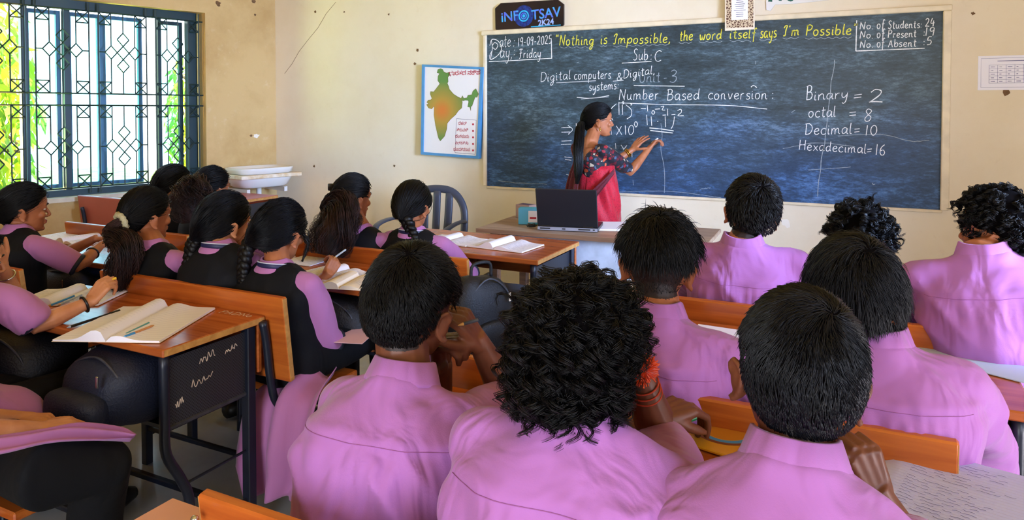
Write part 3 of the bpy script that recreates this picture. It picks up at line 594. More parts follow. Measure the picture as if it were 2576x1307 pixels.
# cut-out word
M['dgreen'] = mat('dark_green_letter', '#0f5a4a', .5)
pr = thing('cutout_lettering', 'dark green cut-out word Promotion on white card above the board', 'lettering', (-.35, FY, 2.14)); po = np.array(pr.location)
b = MB(); b.prism([(x, FY-.002, z) for x, z in ((-.60, 2.115), (-.575, 2.105), (-.545, 2.145), (-.43, 2.142), (-.30, 2.148), (-.2, 2.155), (-.09, 2.16), (-.06, 2.19), (-.07, 2.32), (-.3, 2.345), (-.57, 2.34), (-.605, 2.26))], None, (0, -.006, 0)); b.build('card', M['white'], pr, off=po)
st, w = strokes('Promotion', .55); L = [np.stack([-.585+(p[:, 0]+p[:, 1]*.15)/w*.49, np.full(len(p), FY-.009), 2.165+p[:, 1]/9*.135+(p[:, 0]/w)*.012], 1) for p in st]
b = MB(); ribbons(b, L, (0, -1, 0), .011); b.build('letters', M['dgreen'], pr, off=po)
# timetable
tt = thing('timetable_sheet', 'white printed timetable sheet on the wall right of the blackboard', 'sheet', (.79, FY, 1.57)); to = np.array(tt.location)
b = MB(); b.box((.785, FY-.002, 1.669), (.40, .002, .20)); b.build('paper', M['paper'], tt, off=to)
b = MB(); gx = np.linspace(.64, .93, 8); gz = np.linspace(1.61, 1.715, 6)
L = [np.array([(gx[0], FY-.0035, z), (gx[-1], FY-.0035, z)]) for z in gz]+[np.array([(x, FY-.0035, gz[0]), (x, FY-.0035, gz[-1])]) for x in gx]+[np.array([(.60, FY-.0035, 1.585), (.60, FY-.0035, 1.755), (.97, FY-.0035, 1.755), (.97, FY-.0035, 1.585), (.60, FY-.0035, 1.585)])]
ribbons(b, L, (0, -1, 0), .0007)
for z in gz[:-1]:
    for x in gx[:-1]: ribbons(b, [np.array([(x+.008, FY-.0035, z+.01), (x+.008+RNG.uniform(.008, .024), FY-.0035, z+.01)])], (0, -1, 0), .0016)
ribbons(b, [np.array([(.68, FY-.0035, 1.738), (.86, FY-.0035, 1.738)])], (0, -1, 0), .002)
b.build('printed_table', M['ink'], tt, off=to)
tp = thing('wall_paper_note', 'small paper corner high on the wall above the timetable', 'paper', (.66, FY, 2.17)); b = MB(); b.box((.64, FY-.002, 2.27), (.09, .002, .2)); b.build('sheet', M['paper_warm'], tp, off=np.array(tp.location))

# ------------------------------------------------------------------ wash basin in the corner
sk = thing('wash_basin', 'white wash basin with a second basin and stained slab stacked, in the corner', 'sink', (*lw(.28, 0, -.2)[:2], .70)); sko = np.array(sk.location)
def basin(name, s0, s1, d0, d1, z0, z1, taper, par):
    b = MB(); R = []
    def ring(z, g, k=28):
        out = []
        for i in range(k):
            a = 2*math.pi*i/k; ca, sa = math.cos(a), math.sin(a); e = 4.5
            rr = (abs(ca)**e+abs(sa)**e)**(-1/e); out.append(lw((s0+s1)/2+(s1-s0)/2*g*rr*ca, z, -((d0+d1)/2+(d1-d0)/2*g*rr*sa)))
        return np.array(out)
    rings = [ring(z0, taper*.9), ring(z0+.012, taper), ring(z1-.02, .98), ring(z1-.006, 1), ring(z1, .985), ring(z1, .90), ring(z1-.02, .86), ring(z0+.03, .72)]
    b.loft(rings); return b.build(name, M['white'], par, True, off=sko)
basin('lower_basin', .05, .56, .02, .40, .785, .875, .86, sk)
b = MB(); b.rbox(lw(.30, .885, -.215), (.58, .42, .032), .004, R=LROT); b.build('slab', M['tan_slab'], sk, off=sko)
basin('upper_basin', .04, .57, .02, .41, .90, .955, .96, sk)
b = MB(); b.tube([lw(.3, .79, -.2), lw(.3, .60, -.2), lw(.3, .55, -.12), lw(.3, .55, -.01)], .022, 10); b.build('drain_pipe', M['white'], sk, True, off=sko)
for s in (.12, .48): b = MB(); b.box(lw(s, .755, -.17), (.03, .34, .04), R=LROT); b.build('wall_bracket', M['white'], sk, off=sko)

# ------------------------------------------------------------------ desks and benches
def perf_mat():
    m, n, l, b = newmat('perforated_black_sheet')
    t = n.new('ShaderNodeTexCoord'); sp = n.new('ShaderNodeSeparateXYZ'); l.new(t.outputs['Object'], sp.inputs[0])
    def wv(o, f):
        a = n.new('ShaderNodeMath'); a.operation = 'MULTIPLY'; a.inputs[1].default_value = f; l.new(sp.outputs[o], a.inputs[0]); s = n.new('ShaderNodeMath'); s.operation = 'SINE'; l.new(a.outputs[0], s.inputs[0]); return s
    a, c = wv('Y', 620), wv('Z', 620); mu = n.new('ShaderNodeMath'); mu.operation = 'MULTIPLY'; l.new(a.outputs[0], mu.inputs[0]); l.new(c.outputs[0], mu.inputs[1])
    r = n.new('ShaderNodeValToRGB'); r.color_ramp.elements[0].position = .12; r.color_ramp.elements[1].position = .3; r.color_ramp.elements[0].color = lin('#30323a'); r.color_ramp.elements[1].color = lin('#050507')
    l.new(mu.outputs[0], r.inputs[0]); l.new(r.outputs[0], b.inputs['Base Color']); b.inputs['Roughness'].default_value = .45; return m
M['perf'] = perf_mat()
def desk(label, x1, y0, W=.97, D=.40, H=.75, top='wood', shelf=True, group='student desks in rows', perf='perf'):
    """x1: right end, y0: edge nearest the pupil"""
    t = thing('school_desk', label, 'desk', (x1-W/2, y0+D/2, 0), 0, group); hw, hd = W/2, D/2
    b = MB(); b.rbox((0, 0, H-.0125), (W, D, .025), .004); dt_ = b.build('desktop', M[top], t)
    for e, (sx_, sy_) in (('x', (1, 0)),):
        b = MB(); b.box((hw-.0005, 0, H-.0125), (.002, D-.01, .019)); b.build('edge_band', M['wood_edge'], dt_)
    b = MB(); b.rbox((0, hd-.012, H-.11), (W-.03, .018, .17), .003); b.build('front_panel', M[top], t)
    for s in (-1, 1):
        x = s*(hw-.035)
        b = MB(); b.box((x, -.005, H-.15), (.004, D-.09, .21)); b.build('perforated_side', M[perf], t)
        b = MB(); b.tube([(x, -hd+.03, H-.255), (x, hd-.05, H-.255)], .008, 6); b.build('side_rail', M['steel_worn'], t)
        b = MB(); b.rbox((x, hd-.045, (H-.03)/2), (.034, .034, H-.03), .003); b.build('leg', M['steel'], t)
        b = MB(); b.tube(catmull([(x, -hd+.03, H-.026), (x, -hd+.03, H-.22), (x, -hd+.035, H-.33), (x, -hd+.085, H-.43), (x, -hd+.115, H-.52), (x, -hd+.115, .0)], 5), .0155, 9); b.build('curved_leg', M['steel'], t, True)
        b = MB(); b.tube([(x, -hd+.115, .13), (x, hd-.045, .13)], .010, 6); b.build('foot_rail', M['steel'], t)
        b = MB(); b.tube([(x, -hd+.09, .30), (x, hd-.045, .30)], .005, 6); b.build('side_tie', M['steel'], t)
    b = MB(); b.rbox((0, hd-.045, .085), (W-.1, .022, .022), .003); b.build('stretcher', M['steel'], t)
    b = MB(); b.rbox((0, -hd+.115, .06), (W-.1, .02, .02), .003); b.build('stretcher', M['steel'], t)
    if shelf: b = MB(); b.box((0, 0, H-.262), (W-.08, D-.1, .012)); b.build('book_shelf', M['steel'], t)
    return t
def bench(label, x1, yb, W=.96, top=.82, m='wood_back', group='student benches in rows', edge='wood_edge'):
    """x1: right end, yb: Y of the backrest; the seat lies in front (towards the board)"""
    t = thing('school_bench', label, 'bench', (x1-W/2, yb+.17, 0), 0, group); hw = W/2; y = -.17
    R = np.array(Matrix.Rotation(math.radians(7), 3, 'X'))
    b = MB(); b.rbox((0, y+.024, top-.148), (W, .022, .30), .004, R=R); br_ = b.build('backrest', M[m], t)
    for s in (-1, 1): b = MB(); b.box((s*(hw-.0005), y+.024, top-.148), (.002, .018, .29), R=R); b.build('edge_band', M[edge], br_)
    b = MB(); b.rbox((0, .085, .4375), (W, .27, .025), .004); b.build('seat', M[m], t)
    for s in (-1, 1):
        x = s*(hw-.075)
        b = MB(); b.tube(catmull([(x, y-.018, top-.085), (x, y-.003, top-.16), (x, y+.014, top-.29), (x, y+.04, .44), (x, y+.10, .410), (x, .19, .410)], 5), .014, 8); b.build('back_tube', M['steel'], t, True)
        for yy in (-.03, .19): b = MB(); b.rbox((x, yy, .2125), (.032, .032, .425), .003); b.build('leg', M['steel'], t)
        b = MB(); b.tube([(x, -.03, .12), (x, .19, .12)], .009, 6); b.build('foot_rail', M['steel'], t)
    b = MB(); b.rbox((0, -.03, .15), (W-.12, .018, .018), .003); b.build('stretcher', M['steel'], t)
    return t
D1 = desk('brown desk with perforated black side and open notebook, lower left of the room', -1.835, 1.405)
D2 = desk('brown desk holding white notebooks beyond the three girls in black vests', -1.60, 2.22)
D3 = desk('brown desk in the front row with an open notebook at its right end', -1.37, 3.035, W=1.05, D=.545)
LD1 = desk('brown desk with notebooks by the window, girl in profile sits at it', -3.10, 2.08)
LD2 = desk('brown desk before the two girls seated nearest the window', -3.10, 3.02, D=.36)
FD = desk('salmon topped desk under the wash basin in the far corner', -4.36, 4.02, W=.72, D=.42, top='red_wood')
RD1 = desk('brown desk of the nearest boys holding a yellow notebook and written pages', .17, 1.15, W=1.12)
RD2 = desk('brown desk of the second row of boys with loose papers', .365, 2.0, W=1.16)
CD = desk('salmon desk corner at the bottom edge before the nearest boys', -.08, .40, W=1.04, D=.475, top='salmon')
B1_ = bench('bench with brown backrest holding the three girls in the middle', -1.75, 1.80)
B2_ = bench('bench with brown backrest under the long haired girl and braided girl', -1.51, 2.62)
LB1 = bench('bench with orange backrest near the window, in front of the profile girl', -3.07, 2.50, W=1.0)
RB = bench('salmon red bench with black frame against the window wall', -4.36, 3.33, W=.90, m='red_wood', edge='red_wood')
LB0 = bench('bench by the window wall carrying the girl in profile', -3.0, 1.66, W=.98)
BR1 = bench('bench of the three nearest boys, its backrest end seen at the bottom edge', .20, .815, W=1.18)
BR2 = bench('bench with backrest under the boy with undercut hair', .165, 1.58, W=1.15)
BR3 = bench('bench with brown backrest of the front row of boys', .39, 2.40, W=1.16)
GB = bench('bench in the lower left corner under the girl with dark trousers', -1.885, .90, W=.96)
b = MB(); R = np.eye(3); b.ell((-.965, .793, .79), (.007, .007, .007)); bl = b.build('bolt', M['chrome'], BR1, True, off=np.array(BR1.location))
# carved and painted names on desk wood
def scribble(mb, p0, dx, dy, n, h, r, nrm=(0, 0, 1)):
    p0, dx, dy = [np.asarray(q, float) for q in (p0, dx, dy)]
    k = n*4+1; a = np.linspace(0, 1, k); y = RNG.uniform(-.5, .5, k)*h+np.sin(a*n*6.28)*h*.35
    pts = p0+np.outer(a, dx)+np.outer(y, dy); ribbons(mb, [catmull(pts, 2)], nrm, r)
M['white_ink'] = mat('white_correction_ink', '#e2d2c0', .7)
st, w = strokes('PADNo', .6); b = MB(); L = []
n0, n1 = onz(548, 786, .7502), onz(628, 797, .7502)
for p in st: L.append(np.array([n0+(n1-n0)*(x/w)+np.array([0, y/9*.028, 0]) for x, y in p]))
ribbons(b, L, (0, 0, 1), .0016); b.build('painted_name', M['white_ink'], D1, off=np.array(D1.location))
b = MB()
sc_b = b
for y, z, wd in ((1.56, .665, .06), (1.53, .60, .08), (1.47, .555, .03), (1.66, .66, .05)):
    scribble(b, (-1.8675, y, z), (0, wd, .01), (0, 0, 1), 4, .02, .0013, (1, 0, 0))
b.build('painted_scribble', M['white_ink'], D1, off=np.array(D1.location))['kind'] = 'stuff'
# ------------------------------------------------------------------ people: materials
def skin_mat(name, c, c2):
    m, n, l, b = newmat(name)
    t = n.new('ShaderNodeTexCoord'); nz = n.new('ShaderNodeTexNoise'); nz.inputs['Scale'].default_value = 22; nz.inputs['Detail'].default_value = 4; l.new(t.outputs['Object'], nz.inputs['Vector'])
    r = n.new('ShaderNodeValToRGB'); r.color_ramp.elements[0].position = .35; r.color_ramp.elements[1].position = .7; r.color_ramp.elements[0].color = lin(c2); r.color_ramp.elements[1].color = lin(c)
    l.new(nz.outputs['Fac'], r.inputs[0]); l.new(r.outputs[0], b.inputs['Base Color']); b.inputs['Roughness'].default_value = .48; b.inputs['Specular IOR Level'].default_value = .4
    b.inputs['Subsurface Weight'].default_value = .0
    return m
M['skin_dark'] = skin_mat('deep_brown_skin', '#74422b', '#633723')
M['skin_mid'] = skin_mat('brown_skin', '#b06c46', '#9c5b38')
M['skin_light'] = skin_mat('light_brown_skin', '#c98a62', '#b87750')
M['stubble'] = mat('cropped_scalp', '#2e1d17', .6, var=.4, vscale=300)
M['lip'] = mat('lip', '#8a4038', .45)
M['eye'] = mat('eye_white', '#c9bdb2', .4); M['iris'] = mat('dark_iris', '#140c08', .15)
def hair_mat(name, c, c2, rough=.38):
    m = mat(name, c, rough, spec=.28, color2=c2, vscale=30, stretch=(1, 1, .3)); return m
M['hair'] = hair_mat('black_hair', '#0a0808', '#040304', .46)
M['hair_blue'] = hair_mat('blue_black_hair', '#0a0b12', '#040407', .38)
M['hair_brown'] = hair_mat('dark_brown_hair', '#38201a', '#150c0b', .55)
M['hair_cap'] = mat('hair_depth', '#060405', .9, spec=.05)
def cloth_mat(name, c, rough=.75, fold=.6, fscale=(9, 9, 3.2), weave=.12, sheen=.15, c2=None):
    """woven cloth: two soft fold layers and a fine weave as bump"""
    m, n, l, b = newmat(name)
    t = n.new('ShaderNodeTexCoord'); b.inputs['Base Color'].default_value = lin(c); b.inputs['Roughness'].default_value = rough; b.inputs['Specular IOR Level'].default_value = .25; b.inputs['Sheen Weight'].default_value = sheen
    mp = n.new('ShaderNodeMapping'); mp.inputs['Scale'].default_value = fscale; mp.inputs['Rotation'].default_value = (.3, .35, 0); l.new(t.outputs['Object'], mp.inputs[0])
    n1 = n.new('ShaderNodeTexNoise'); n1.inputs['Scale'].default_value = 1.0; n1.inputs['Detail'].default_value = 2.5; n1.inputs['Distortion'].default_value = .7; l.new(mp.outputs[0], n1.inputs['Vector'])
    n2 = n.new('ShaderNodeTexNoise'); n2.inputs['Scale'].default_value = 420; l.new(t.outputs['Object'], n2.inputs['Vector'])
    b1 = n.new('ShaderNodeBump'); b1.inputs['Strength'].default_value = fold; b1.inputs['Distance'].default_value = .05; l.new(n1.outputs['Fac'], b1.inputs['Height'])
    b2 = n.new('ShaderNodeBump'); b2.inputs['Strength'].default_value = weave; b2.inputs['Distance'].default_value = .002; l.new(n2.outputs['Fac'], b2.inputs['Height']); l.new(b1.outputs[0], b2.inputs['Normal']); l.new(b2.outputs[0], b.inputs['Normal'])
    if c2:
        r = n.new('ShaderNodeValToRGB'); r.color_ramp.elements[0].color = lin(c2); r.color_ramp.elements[1].color = lin(c); l.new(n1.outputs['Fac'], r.inputs[0]); r.color_ramp.elements[0].position = .3; r.color_ramp.elements[1].position = .7; l.new(r.outputs[0], b.inputs['Base Color'])
    return m
M['shirt'] = cloth_mat('pink_cotton_shirt', '#a96bb0')
M['seam'] = mat('shirt_stitching', '#985690', .8)
M['kurta'] = cloth_mat('pink_kurta_cotton', '#b070a6', fold=.2)
M['vest'] = cloth_mat('black_vest_cloth', '#07080e', .8, fold=.3, sheen=.0)
M['cuff'] = mat('navy_cuff', '#14162a', .7)
M['trouser'] = cloth_mat('dark_trouser_cloth', '#05060b', .85, fold=.2, sheen=0)
M['lanyard'] = mat('navy_lanyard', '#1a1f4a', .5); M['lanyard_edge'] = mat('white_lanyard_edge', '#c8c8d8', .6)
M['shoe'] = mat('black_shoe', '#0c0a0a', .4)

# ------------------------------------------------------------------ people: mesh tools
def fast_mesh(name, v, quads):
    me = bpy.data.meshes.new(name); q = np.asarray(quads, np.int32); n, k = q.shape
    me.vertices.add(len(v)); me.vertices.foreach_set('co', np.asarray(v, np.float32).ravel()); me.loops.add(n*k); me.loops.foreach_set('vertex_index', q.ravel())
    me.polygons.add(n); me.polygons.foreach_set('loop_start', np.arange(n, dtype=np.int32)*k); me.polygons.foreach_set('use_smooth', np.ones(n, bool)); me.update(calc_edges=True); return me
def remesh(mb, voxel, smooth=4, fac=.5):
    me = mb.mesh('tmp'); o = bpy.data.objects.new('tmp', me); COL.objects.link(o)
    r = o.modifiers.new('r', 'REMESH'); r.mode = 'VOXEL'; r.voxel_size = voxel
    if smooth: s = o.modifiers.new('s', 'SMOOTH'); s.iterations = smooth; s.factor = fac
    dg = bpy.context.evaluated_depsgraph_get(); out = bpy.data.meshes.new_from_object(o.evaluated_get(dg))
    bpy.data.objects.remove(o); bpy.data.meshes.remove(me); return out
def mverts(me):
    a = np.empty(len(me.vertices)*3, np.float32); me.vertices.foreach_get('co', a); return a.reshape(-1, 3).astype(float)
def mset(me, v): me.vertices.foreach_set('co', np.asarray(v, np.float32).ravel()); me.update()
def mnorm(me):
    a = np.empty(len(me.vertices)*3, np.float32); me.vertex_normals.foreach_get('vector', a); return a.reshape(-1, 3).astype(float)
def vnoise(p, seed=0):
    """smooth value noise in [-1,1]"""
    i = np.floor(p).astype(np.int64); f = p-i; f = f*f*(3-2*f); out = 0
    for dx in (0, 1):
        for dy in (0, 1):
            for dz in (0, 1):
                h = ((i[:, 0]+dx)*374761393+(i[:, 1]+dy)*668265263+(i[:, 2]+dz)*2147483647+seed*974634777) & 0xffffffff
                h = ((h ^ (h >> 13))*1274126177) & 0xffffffff; h = (h ^ (h >> 16)) & 0xffff
                out = out+(h/32767.5-1)*np.where(dx, f[:, 0], 1-f[:, 0])*np.where(dy, f[:, 1], 1-f[:, 1])*np.where(dz, f[:, 2], 1-f[:, 2])
    return out
def unit(v): v = np.asarray(v, float); return v/(np.linalg.norm(v)+1e-12)
def rot(yaw=0, pitch=0, roll=0):
    return np.array(Matrix.Rotation(math.radians(yaw), 3, 'Z')@Matrix.Rotation(math.radians(pitch), 3, 'X')@Matrix.Rotation(math.radians(roll), 3, 'Y'))

# ------------------------------------------------------------------ people: head, hand, body
HEADR = [(-.113, .058, .026, .016), (-.106, .070, .012, .032), (-.088, .077, -.018, .047), (-.065, .079, -.050, .058), (-.038, .080, -.078, .066), (-.012, .080, -.092, .071), (.012, .087, -.098, .0745), (.04, .088, -.100, .0755), (.07, .077, -.093, .069), (.092, .056, -.078, .056), (.106, .026, -.050, .034), (.112, .0, -.025, .012)]
def head_parts(mb, c, R, s, female=False, g_ear=-30):
    c = np.asarray(c, float); T = lambda p: (np.asarray(p, float)*s)@R.T+c
    k = 28; an = np.arange(k)*2*math.pi/k; rings = []
    for z, f, bk, w in HEADR:
        cy, hy = (f+bk)/2, (f-bk)/2; e = 2.25; ca, sa = np.cos(an), np.sin(an); rr = (np.abs(ca)**e+np.abs(sa)**e)**(-1/e)
        if female and z < -.03: w *= .94
        rings.append(T(np.stack([w*rr*ca, cy+hy*rr*sa, np.full(k, z)], 1)))
    mb.loft(rings)
    mb.tube(T([(0, .080, .006), (0, .0905, -.012), (0, .100, -.033), (0, .094, -.041)]), np.array([.0055, .0068, .0088, .006])*s, 8)
    for q in (-1, 1):
        mb.ell(T((q*.0105, .089, -.039)), (.0065*s, .008*s, .0058*s)); mb.ell(T((q*.031, .079, .018)), np.array([.020, .008, .006])*s, R=R); mb.ell(T((q*.031, .0765, .0042)), np.array([.0150, .0078, .0040])*s, R=R)
        mb.ell(T((q*.038, .064, -.03)), np.array([.020, .018, .018])*s, R=R)
        Re = R@rot(q*g_ear, 0, q*10); ec = T((q*.0815, -.014, -.024)); mb.ell(T((q*.075, -.006, -.024)), np.array([.012, .011, .022])*s, R=R)
        mb.ell(ec, np.array([.0105, .0165, .028])*s, R=Re)
        hx = [(0, .012, -.024), (0, .008, -.030), (0, .0, -.026), (0, -.012, -.010), (0, -.018, .010), (0, -.012, .026), (0, .002, .031), (0, .013, .022), (0, .012, .010)]
        mb.tube(((np.array(hx)*.98+np.array([q*.007, 0, 0]))*s)@Re.T+ec, np.array([.005, .006, .0052, .0045, .0045, .0048, .0048, .0045, .004])*s, 7)
    mb.ell(T((0, .083, -.059)), np.array([.021, .009, .0055])*s, R=R); mb.ell(T((0, .082, -.069)), np.array([.018, .009, .0065])*s, R=R); mb.ell(T((0, .070, -.098)), np.array([.020, .014, .012])*s, R=R)
def hand_parts(mb, w, d, n, side, s=1., curl=(25, 30, 20), thumb=(.55, .75, -.15), spread=5, point=None):
    """w wrist, d finger direction, n back-of-hand normal, side +1 when the thumb lies on d x n's side"""
    w = np.asarray(w, float); d = unit(d); n = unit(np.asarray(n, float)-d*(np.asarray(n, float)@d)); t = np.cross(d, n)*side
    tips = []
    for i, (off, L, r) in enumerate(((.027, (.043, .026, .021), .0088), (.009, (.047, .030, .022), .0090), (-.009, (.043, .028, .021), .0086), (-.025, (.034, .021, .018), .0077))):
        kn = w+d*(.086-.006*abs(i-1))*s+t*off*s+n*.002*s
        mb.tube([w+t*off*.55*s, w+d*.045*s+t*off*.8*s, kn], np.array([.014, .0135, .0115])*s, 8)
        cu = curl if np.isscalar(curl[0]) else curl[i]
        a = 0; p = [kn]; sp = math.radians(spread*(1.5-i)); dd = d*math.cos(sp)+t*math.sin(sp)
        for q in range(3):
            a += math.radians(cu[q]); p.append(p[-1]+(dd*math.cos(a)-n*math.sin(a))*L[q]*s)
        tip = p[-1]+(p[-1]-p[-2])*.12
        mb.tube([p[0], (p[0]+p[1])/2, p[1], p[2], p[3], tip], np.array([r*1.15, r, r*1.02, r*.95, r*.82, r*.45])*s, 8); tips.append(p)
    b0 = w+d*.020*s+t*.018*s; td = unit(d*thumb[0]+t*thumb[1]+n*thumb[2]); t2 = unit(td*.8+d*.5-n*.2)
    q = [b0, b0+td*.040*s, b0+td*.040*s+t2*.033*s, b0+td*.040*s+t2*.058*s]
    mb.tube(q, np.array([.0145, .012, .0105, .006])*s, 8)
    mb.ell(w+d*.03*s+t*.016*s-n*.008*s, np.array([.016, .016, .014])*s)
    return tips, q[-1]
class Person: pass
def human(label, spec, name='person', group=None):
    g = spec.get; pr = Person(); fem = g('female', False); s = g('scale', .95 if fem else 1.)
    hip = np.asarray(g('hip'), float); neck = np.asarray(g('neck'), float); hc = np.asarray(g('head'), float)
    yaw = g('yaw', 0); R = rot(*g('hrot', (yaw, 0, 0))); hs = g('hs', .94 if fem else .98)
    root = thing(name, label, 'person', (hip[0], hip[1], 0), 0, group); off = np.array(root.location); pr.root = root; pr.off = off
    up = unit(neck-hip); rt = rot(yaw)@np.array([1., 0, 0]); rt = unit(rt-up*(rt@up)+up*math.sin(math.radians(g('tilt', 0)))); fw = unit(np.cross(up, rt)); L = np.linalg.norm(neck-hip)
    shw = g('shw', .150 if fem else .165)*1.; drop = g('drop', .062)
    sh = {q: neck+rt*(shw if q == 'R' else -shw)-up*(drop+g('drop'+q, 0))+fw*g('fwd'+q, .012) for q in 'LR'}
    skin = M[g('skin', 'skin_mid')]; pr.R, pr.hc, pr.hs, pr.neck, pr.up, pr.rt, pr.fw, pr.sh = R, hc, hs, neck, up, rt, fw, sh
    vox = g('vox', .004)
    # torso sections shared by body and clothes
    bow = g('bow', .02); ww = g('wide', 1.)
    def ring(c, a, bb, k=26, e=2.4):
        an = np.arange(k)*2*math.pi/k; ca, sa = np.cos(an), np.sin(an); rr = (np.abs(ca)**e+np.abs(sa)**e)**(-1/e); return c+np.outer(a*rr*ca, rt)+np.outer(bb*rr*sa, fw)
    def cen(q): return hip+(neck-hip)*q-fw*bow*math.sin(math.pi*min(max(q, 0), 1))
    prof = ([(-.16, .150, .118), (0, .158, .118), (.25, .140, .100), (.5, .145, .105), (.68, .160, .112), (.8, .160, .104), (.9, .118, .080), (.97, .072, .064), (1.03, .052, .052)] if fem else
            [(-.16, .168, .122), (0, .172, .122), (.25, .166, .116), (.5, .178, .120), (.68, .190, .122), (.8, .186, .112), (.9, .132, .086), (.97, .082, .070), (1.04, .060, .058)])
    def torso(mb, g_=0., up_to=9, ball=True):
        mb.loft([ring(cen(q), (a*s*ww)+g_, bb*s+g_) for q, a, bb in prof if q < up_to])
        for q in 'LR':
            if ball: mb.ell(sh[q]-up*.002, np.array([.054, .056, .052])*s*(.9 if fem else 1.)+g_)
            sg_ = 1 if q == 'R' else -1
            mb.tube([neck+rt*sg_*.03-up*.030, neck+rt*sg_*.09-up*(.034+.35*drop), sh[q]+up*.004-rt*sg_*(.01 if ball else .045)], np.array([.050, .052, .052])*s*(.9 if fem else 1.)+g_, 10)
    pre_torso = lambda mb: torso(mb, -.007, .96)
    # body: head, neck, a slim core under the clothes, arms and hands, all one surface
    b = MB(); head_parts(b, hc, R, hs, fem)
    T = lambda p: (np.asarray(p, float)*hs)@R.T+hc
    nr = .046 if fem else .052
    b.tube([neck-up*.05, neck+fw*.012, (neck+fw*.03+T((0, -.035, -.06)))/2, T((0, -.030, -.055)), T((0, -.02, -.01))], np.array([nr*1.25, nr*1.1, nr, nr, nr])*s, 14)
    b.tube([hip, hip+(neck-hip)*.5-fw*.01, neck-up*.03], [.05, .05, .05], 10); b.tube([sh['L'], neck-up*.06, sh['R']], [.035, .04, .035], 8)
    arms = g('arms', {}); pr.tips = {}
    for q in 'LR':
        sg_ = 1 if q == 'R' else -1; a = arms.get(q)
        if a is None: el = sh[q]-up*.22+fw*.14+rt*sg_*.03; wr = el+fw*.20-rt*sg_*.10-np.array([0, 0, .02]); a = dict(el=el, wr=wr)
        el, wr = np.asarray(a['el'], float), np.asarray(a['wr'], float); a['el'], a['wr'] = el, wr; arms[q] = a
        f = .84 if fem else 1.; fd = unit(wr-el)
        b.tube([sh[q], sh[q]+(el-sh[q])*.5, el, el+(wr-el)*.25, el+(wr-el)*.7, wr, wr+fd*.02], np.array([.043, .041, .035, .038, .029, .023, .021])*f, 12)
        d = unit(a.get('d', fd)); n = a.get('n', np.array([0, 0, 1.])); side = -1 if q == 'R' else 1
        side = a.get('side', side)
        pr.tips[q] = hand_parts(b, wr, d, n, side, .90*s if fem else 1., a.get('curl', (25, 30, 20)), a.get('thumb', (.55, .75, -.15)), a.get('spread', 4))
    pr.arms = arms
    if g('bare', False): pre_torso(b)
    me = remesh(b, vox, 3); body = link('body', me, [skin, M['stubble'], M['lip']], root, True)
    v = mverts(me); lv = ((v-hc)@R)/hs; pr.body = body
    pc = np.array([0.]*3*len(me.polygons)); me.polygons.foreach_get('center', pc); pc = ((pc.reshape(-1, 3)-hc)@R)/hs
    mi = np.zeros(len(pc), np.int32)
    lo = g('stub', None)
    if lo is not None:
        zmin = np.interp(pc[:, 1], [-.11, -.05, -.035, -.01, .02, .05, .07], [lo, lo+.01, -.005, .012, .0, .05, .07])
        ear = (np.abs(pc[:, 0]) > .0765)
        mi[(pc[:, 2] > zmin) & (pc[:, 2] < .12) & ~ear & (pc[:, 1] < .07) & (np.abs(pc[:, 0]) < .09)] = 1
    mi[(np.abs(pc[:, 0]) < .021) & (pc[:, 2] < -.053) & (pc[:, 2] > -.075) & (pc[:, 1] > .0835)] = 2
    me.polygons.foreach_set('material_index', mi); mset(me, v-off)
    if g('face', True):
        for q in (-1, 1):
            e = MB(); e.ell(T((q*.031, .0740, -.002)), np.array([.0125, .0080, .0046])*hs, R=R, nu=10, nv=8); ey_ = e.build('eye', M['eye'], root, True, off)
            e = MB(); e.ell(T((q*.031, .0800, -.002)), np.array([.0054, .0032, .0048])*hs, R=R, nu=10, nv=6); e.build('iris', M['iris'], ey_, True, off)
            e = MB(); e.tube(T([(q*.014, .0875, .018), (q*.03, .0885, .024), (q*.048, .079, .018)]), np.array([.0032, .0036, .0018])*hs, 6); e.build('eyebrow', M['hair'], root, True, off)
    sl = g('sleeve', .98); sw = g('sleeve_r', .060 if fem else .074)
    def sleeves(mb, g_=0.):
        for q in 'LR':
            el = arms[q]['el']; e2 = sh[q]+(el-sh[q])*sl; over = g('over', .05); fd = unit(arms[q]['wr']-el)
            p = [sh[q]-unit(el-sh[q])*.01, sh[q]+(el-sh[q])*.3, sh[q]+(el-sh[q])*.7, e2]; r = [sw*.74, sw*.94, sw*.9, sw*.84]
            if over: p.append(el+fd*over); r.append(sw*.80)
            mb.tube(p, np.array(r)+g_, 14)
    cv = g('cvox', .009)
    b = MB(); torso(b); sleeves(b); me = remesh(b, cv, int(14*(.009/cv)**1.6))
    vest = g('vest', False); v = mverts(me); n = mnorm(me); sd = g('seed', 1)
    rel = (v-neck); lz = rel@up; lx = rel@rt; ly = rel@fw
    if not vest:                                    # drape: folds running down and across from the shoulders
        ph = np.stack([lx*7, ly*7, lz*3.4], 1)+sd*7.3; f1 = 1-np.abs(vnoise(ph+.6*vnoise(ph*1.7, sd)[:, None], sd))*2
        dg_ = np.stack([(lx+lz*.9)*11, ly*6, (lz-lx*.6)*3.2], 1)+sd*3.1; f2 = 1-np.abs(vnoise(dg_, sd+5))*2
        amt = g('fold', 1.)*np.clip((-lz-.02)/.1, 0, 1); v = v+n*((.0095*f1+.0085*f2)*amt)[:, None]
        yz = -.09+0*lx; gath = np.exp(-((lz-yz-.0)/.010)**2); v = v+n*(np.where(ly < 0, 1, .2)*(.0022*np.exp(-((lz-(yz+.008))/.009)**2)-.0022*np.exp(-((lz-(yz-.010))/.011)**2)))[:, None]
        pk = np.clip((yz-lz)/.05, 0, 1)*np.exp(-((lz-yz)/.06)**2); v = v+n*(pk*.0042*np.sin(lx*185+3*np.sin(lx*31+sd)))[:, None]
    else: v = v+n*(.003*vnoise(np.stack([lx*12, ly*12, lz*6], 1)+sd, sd))[:, None]
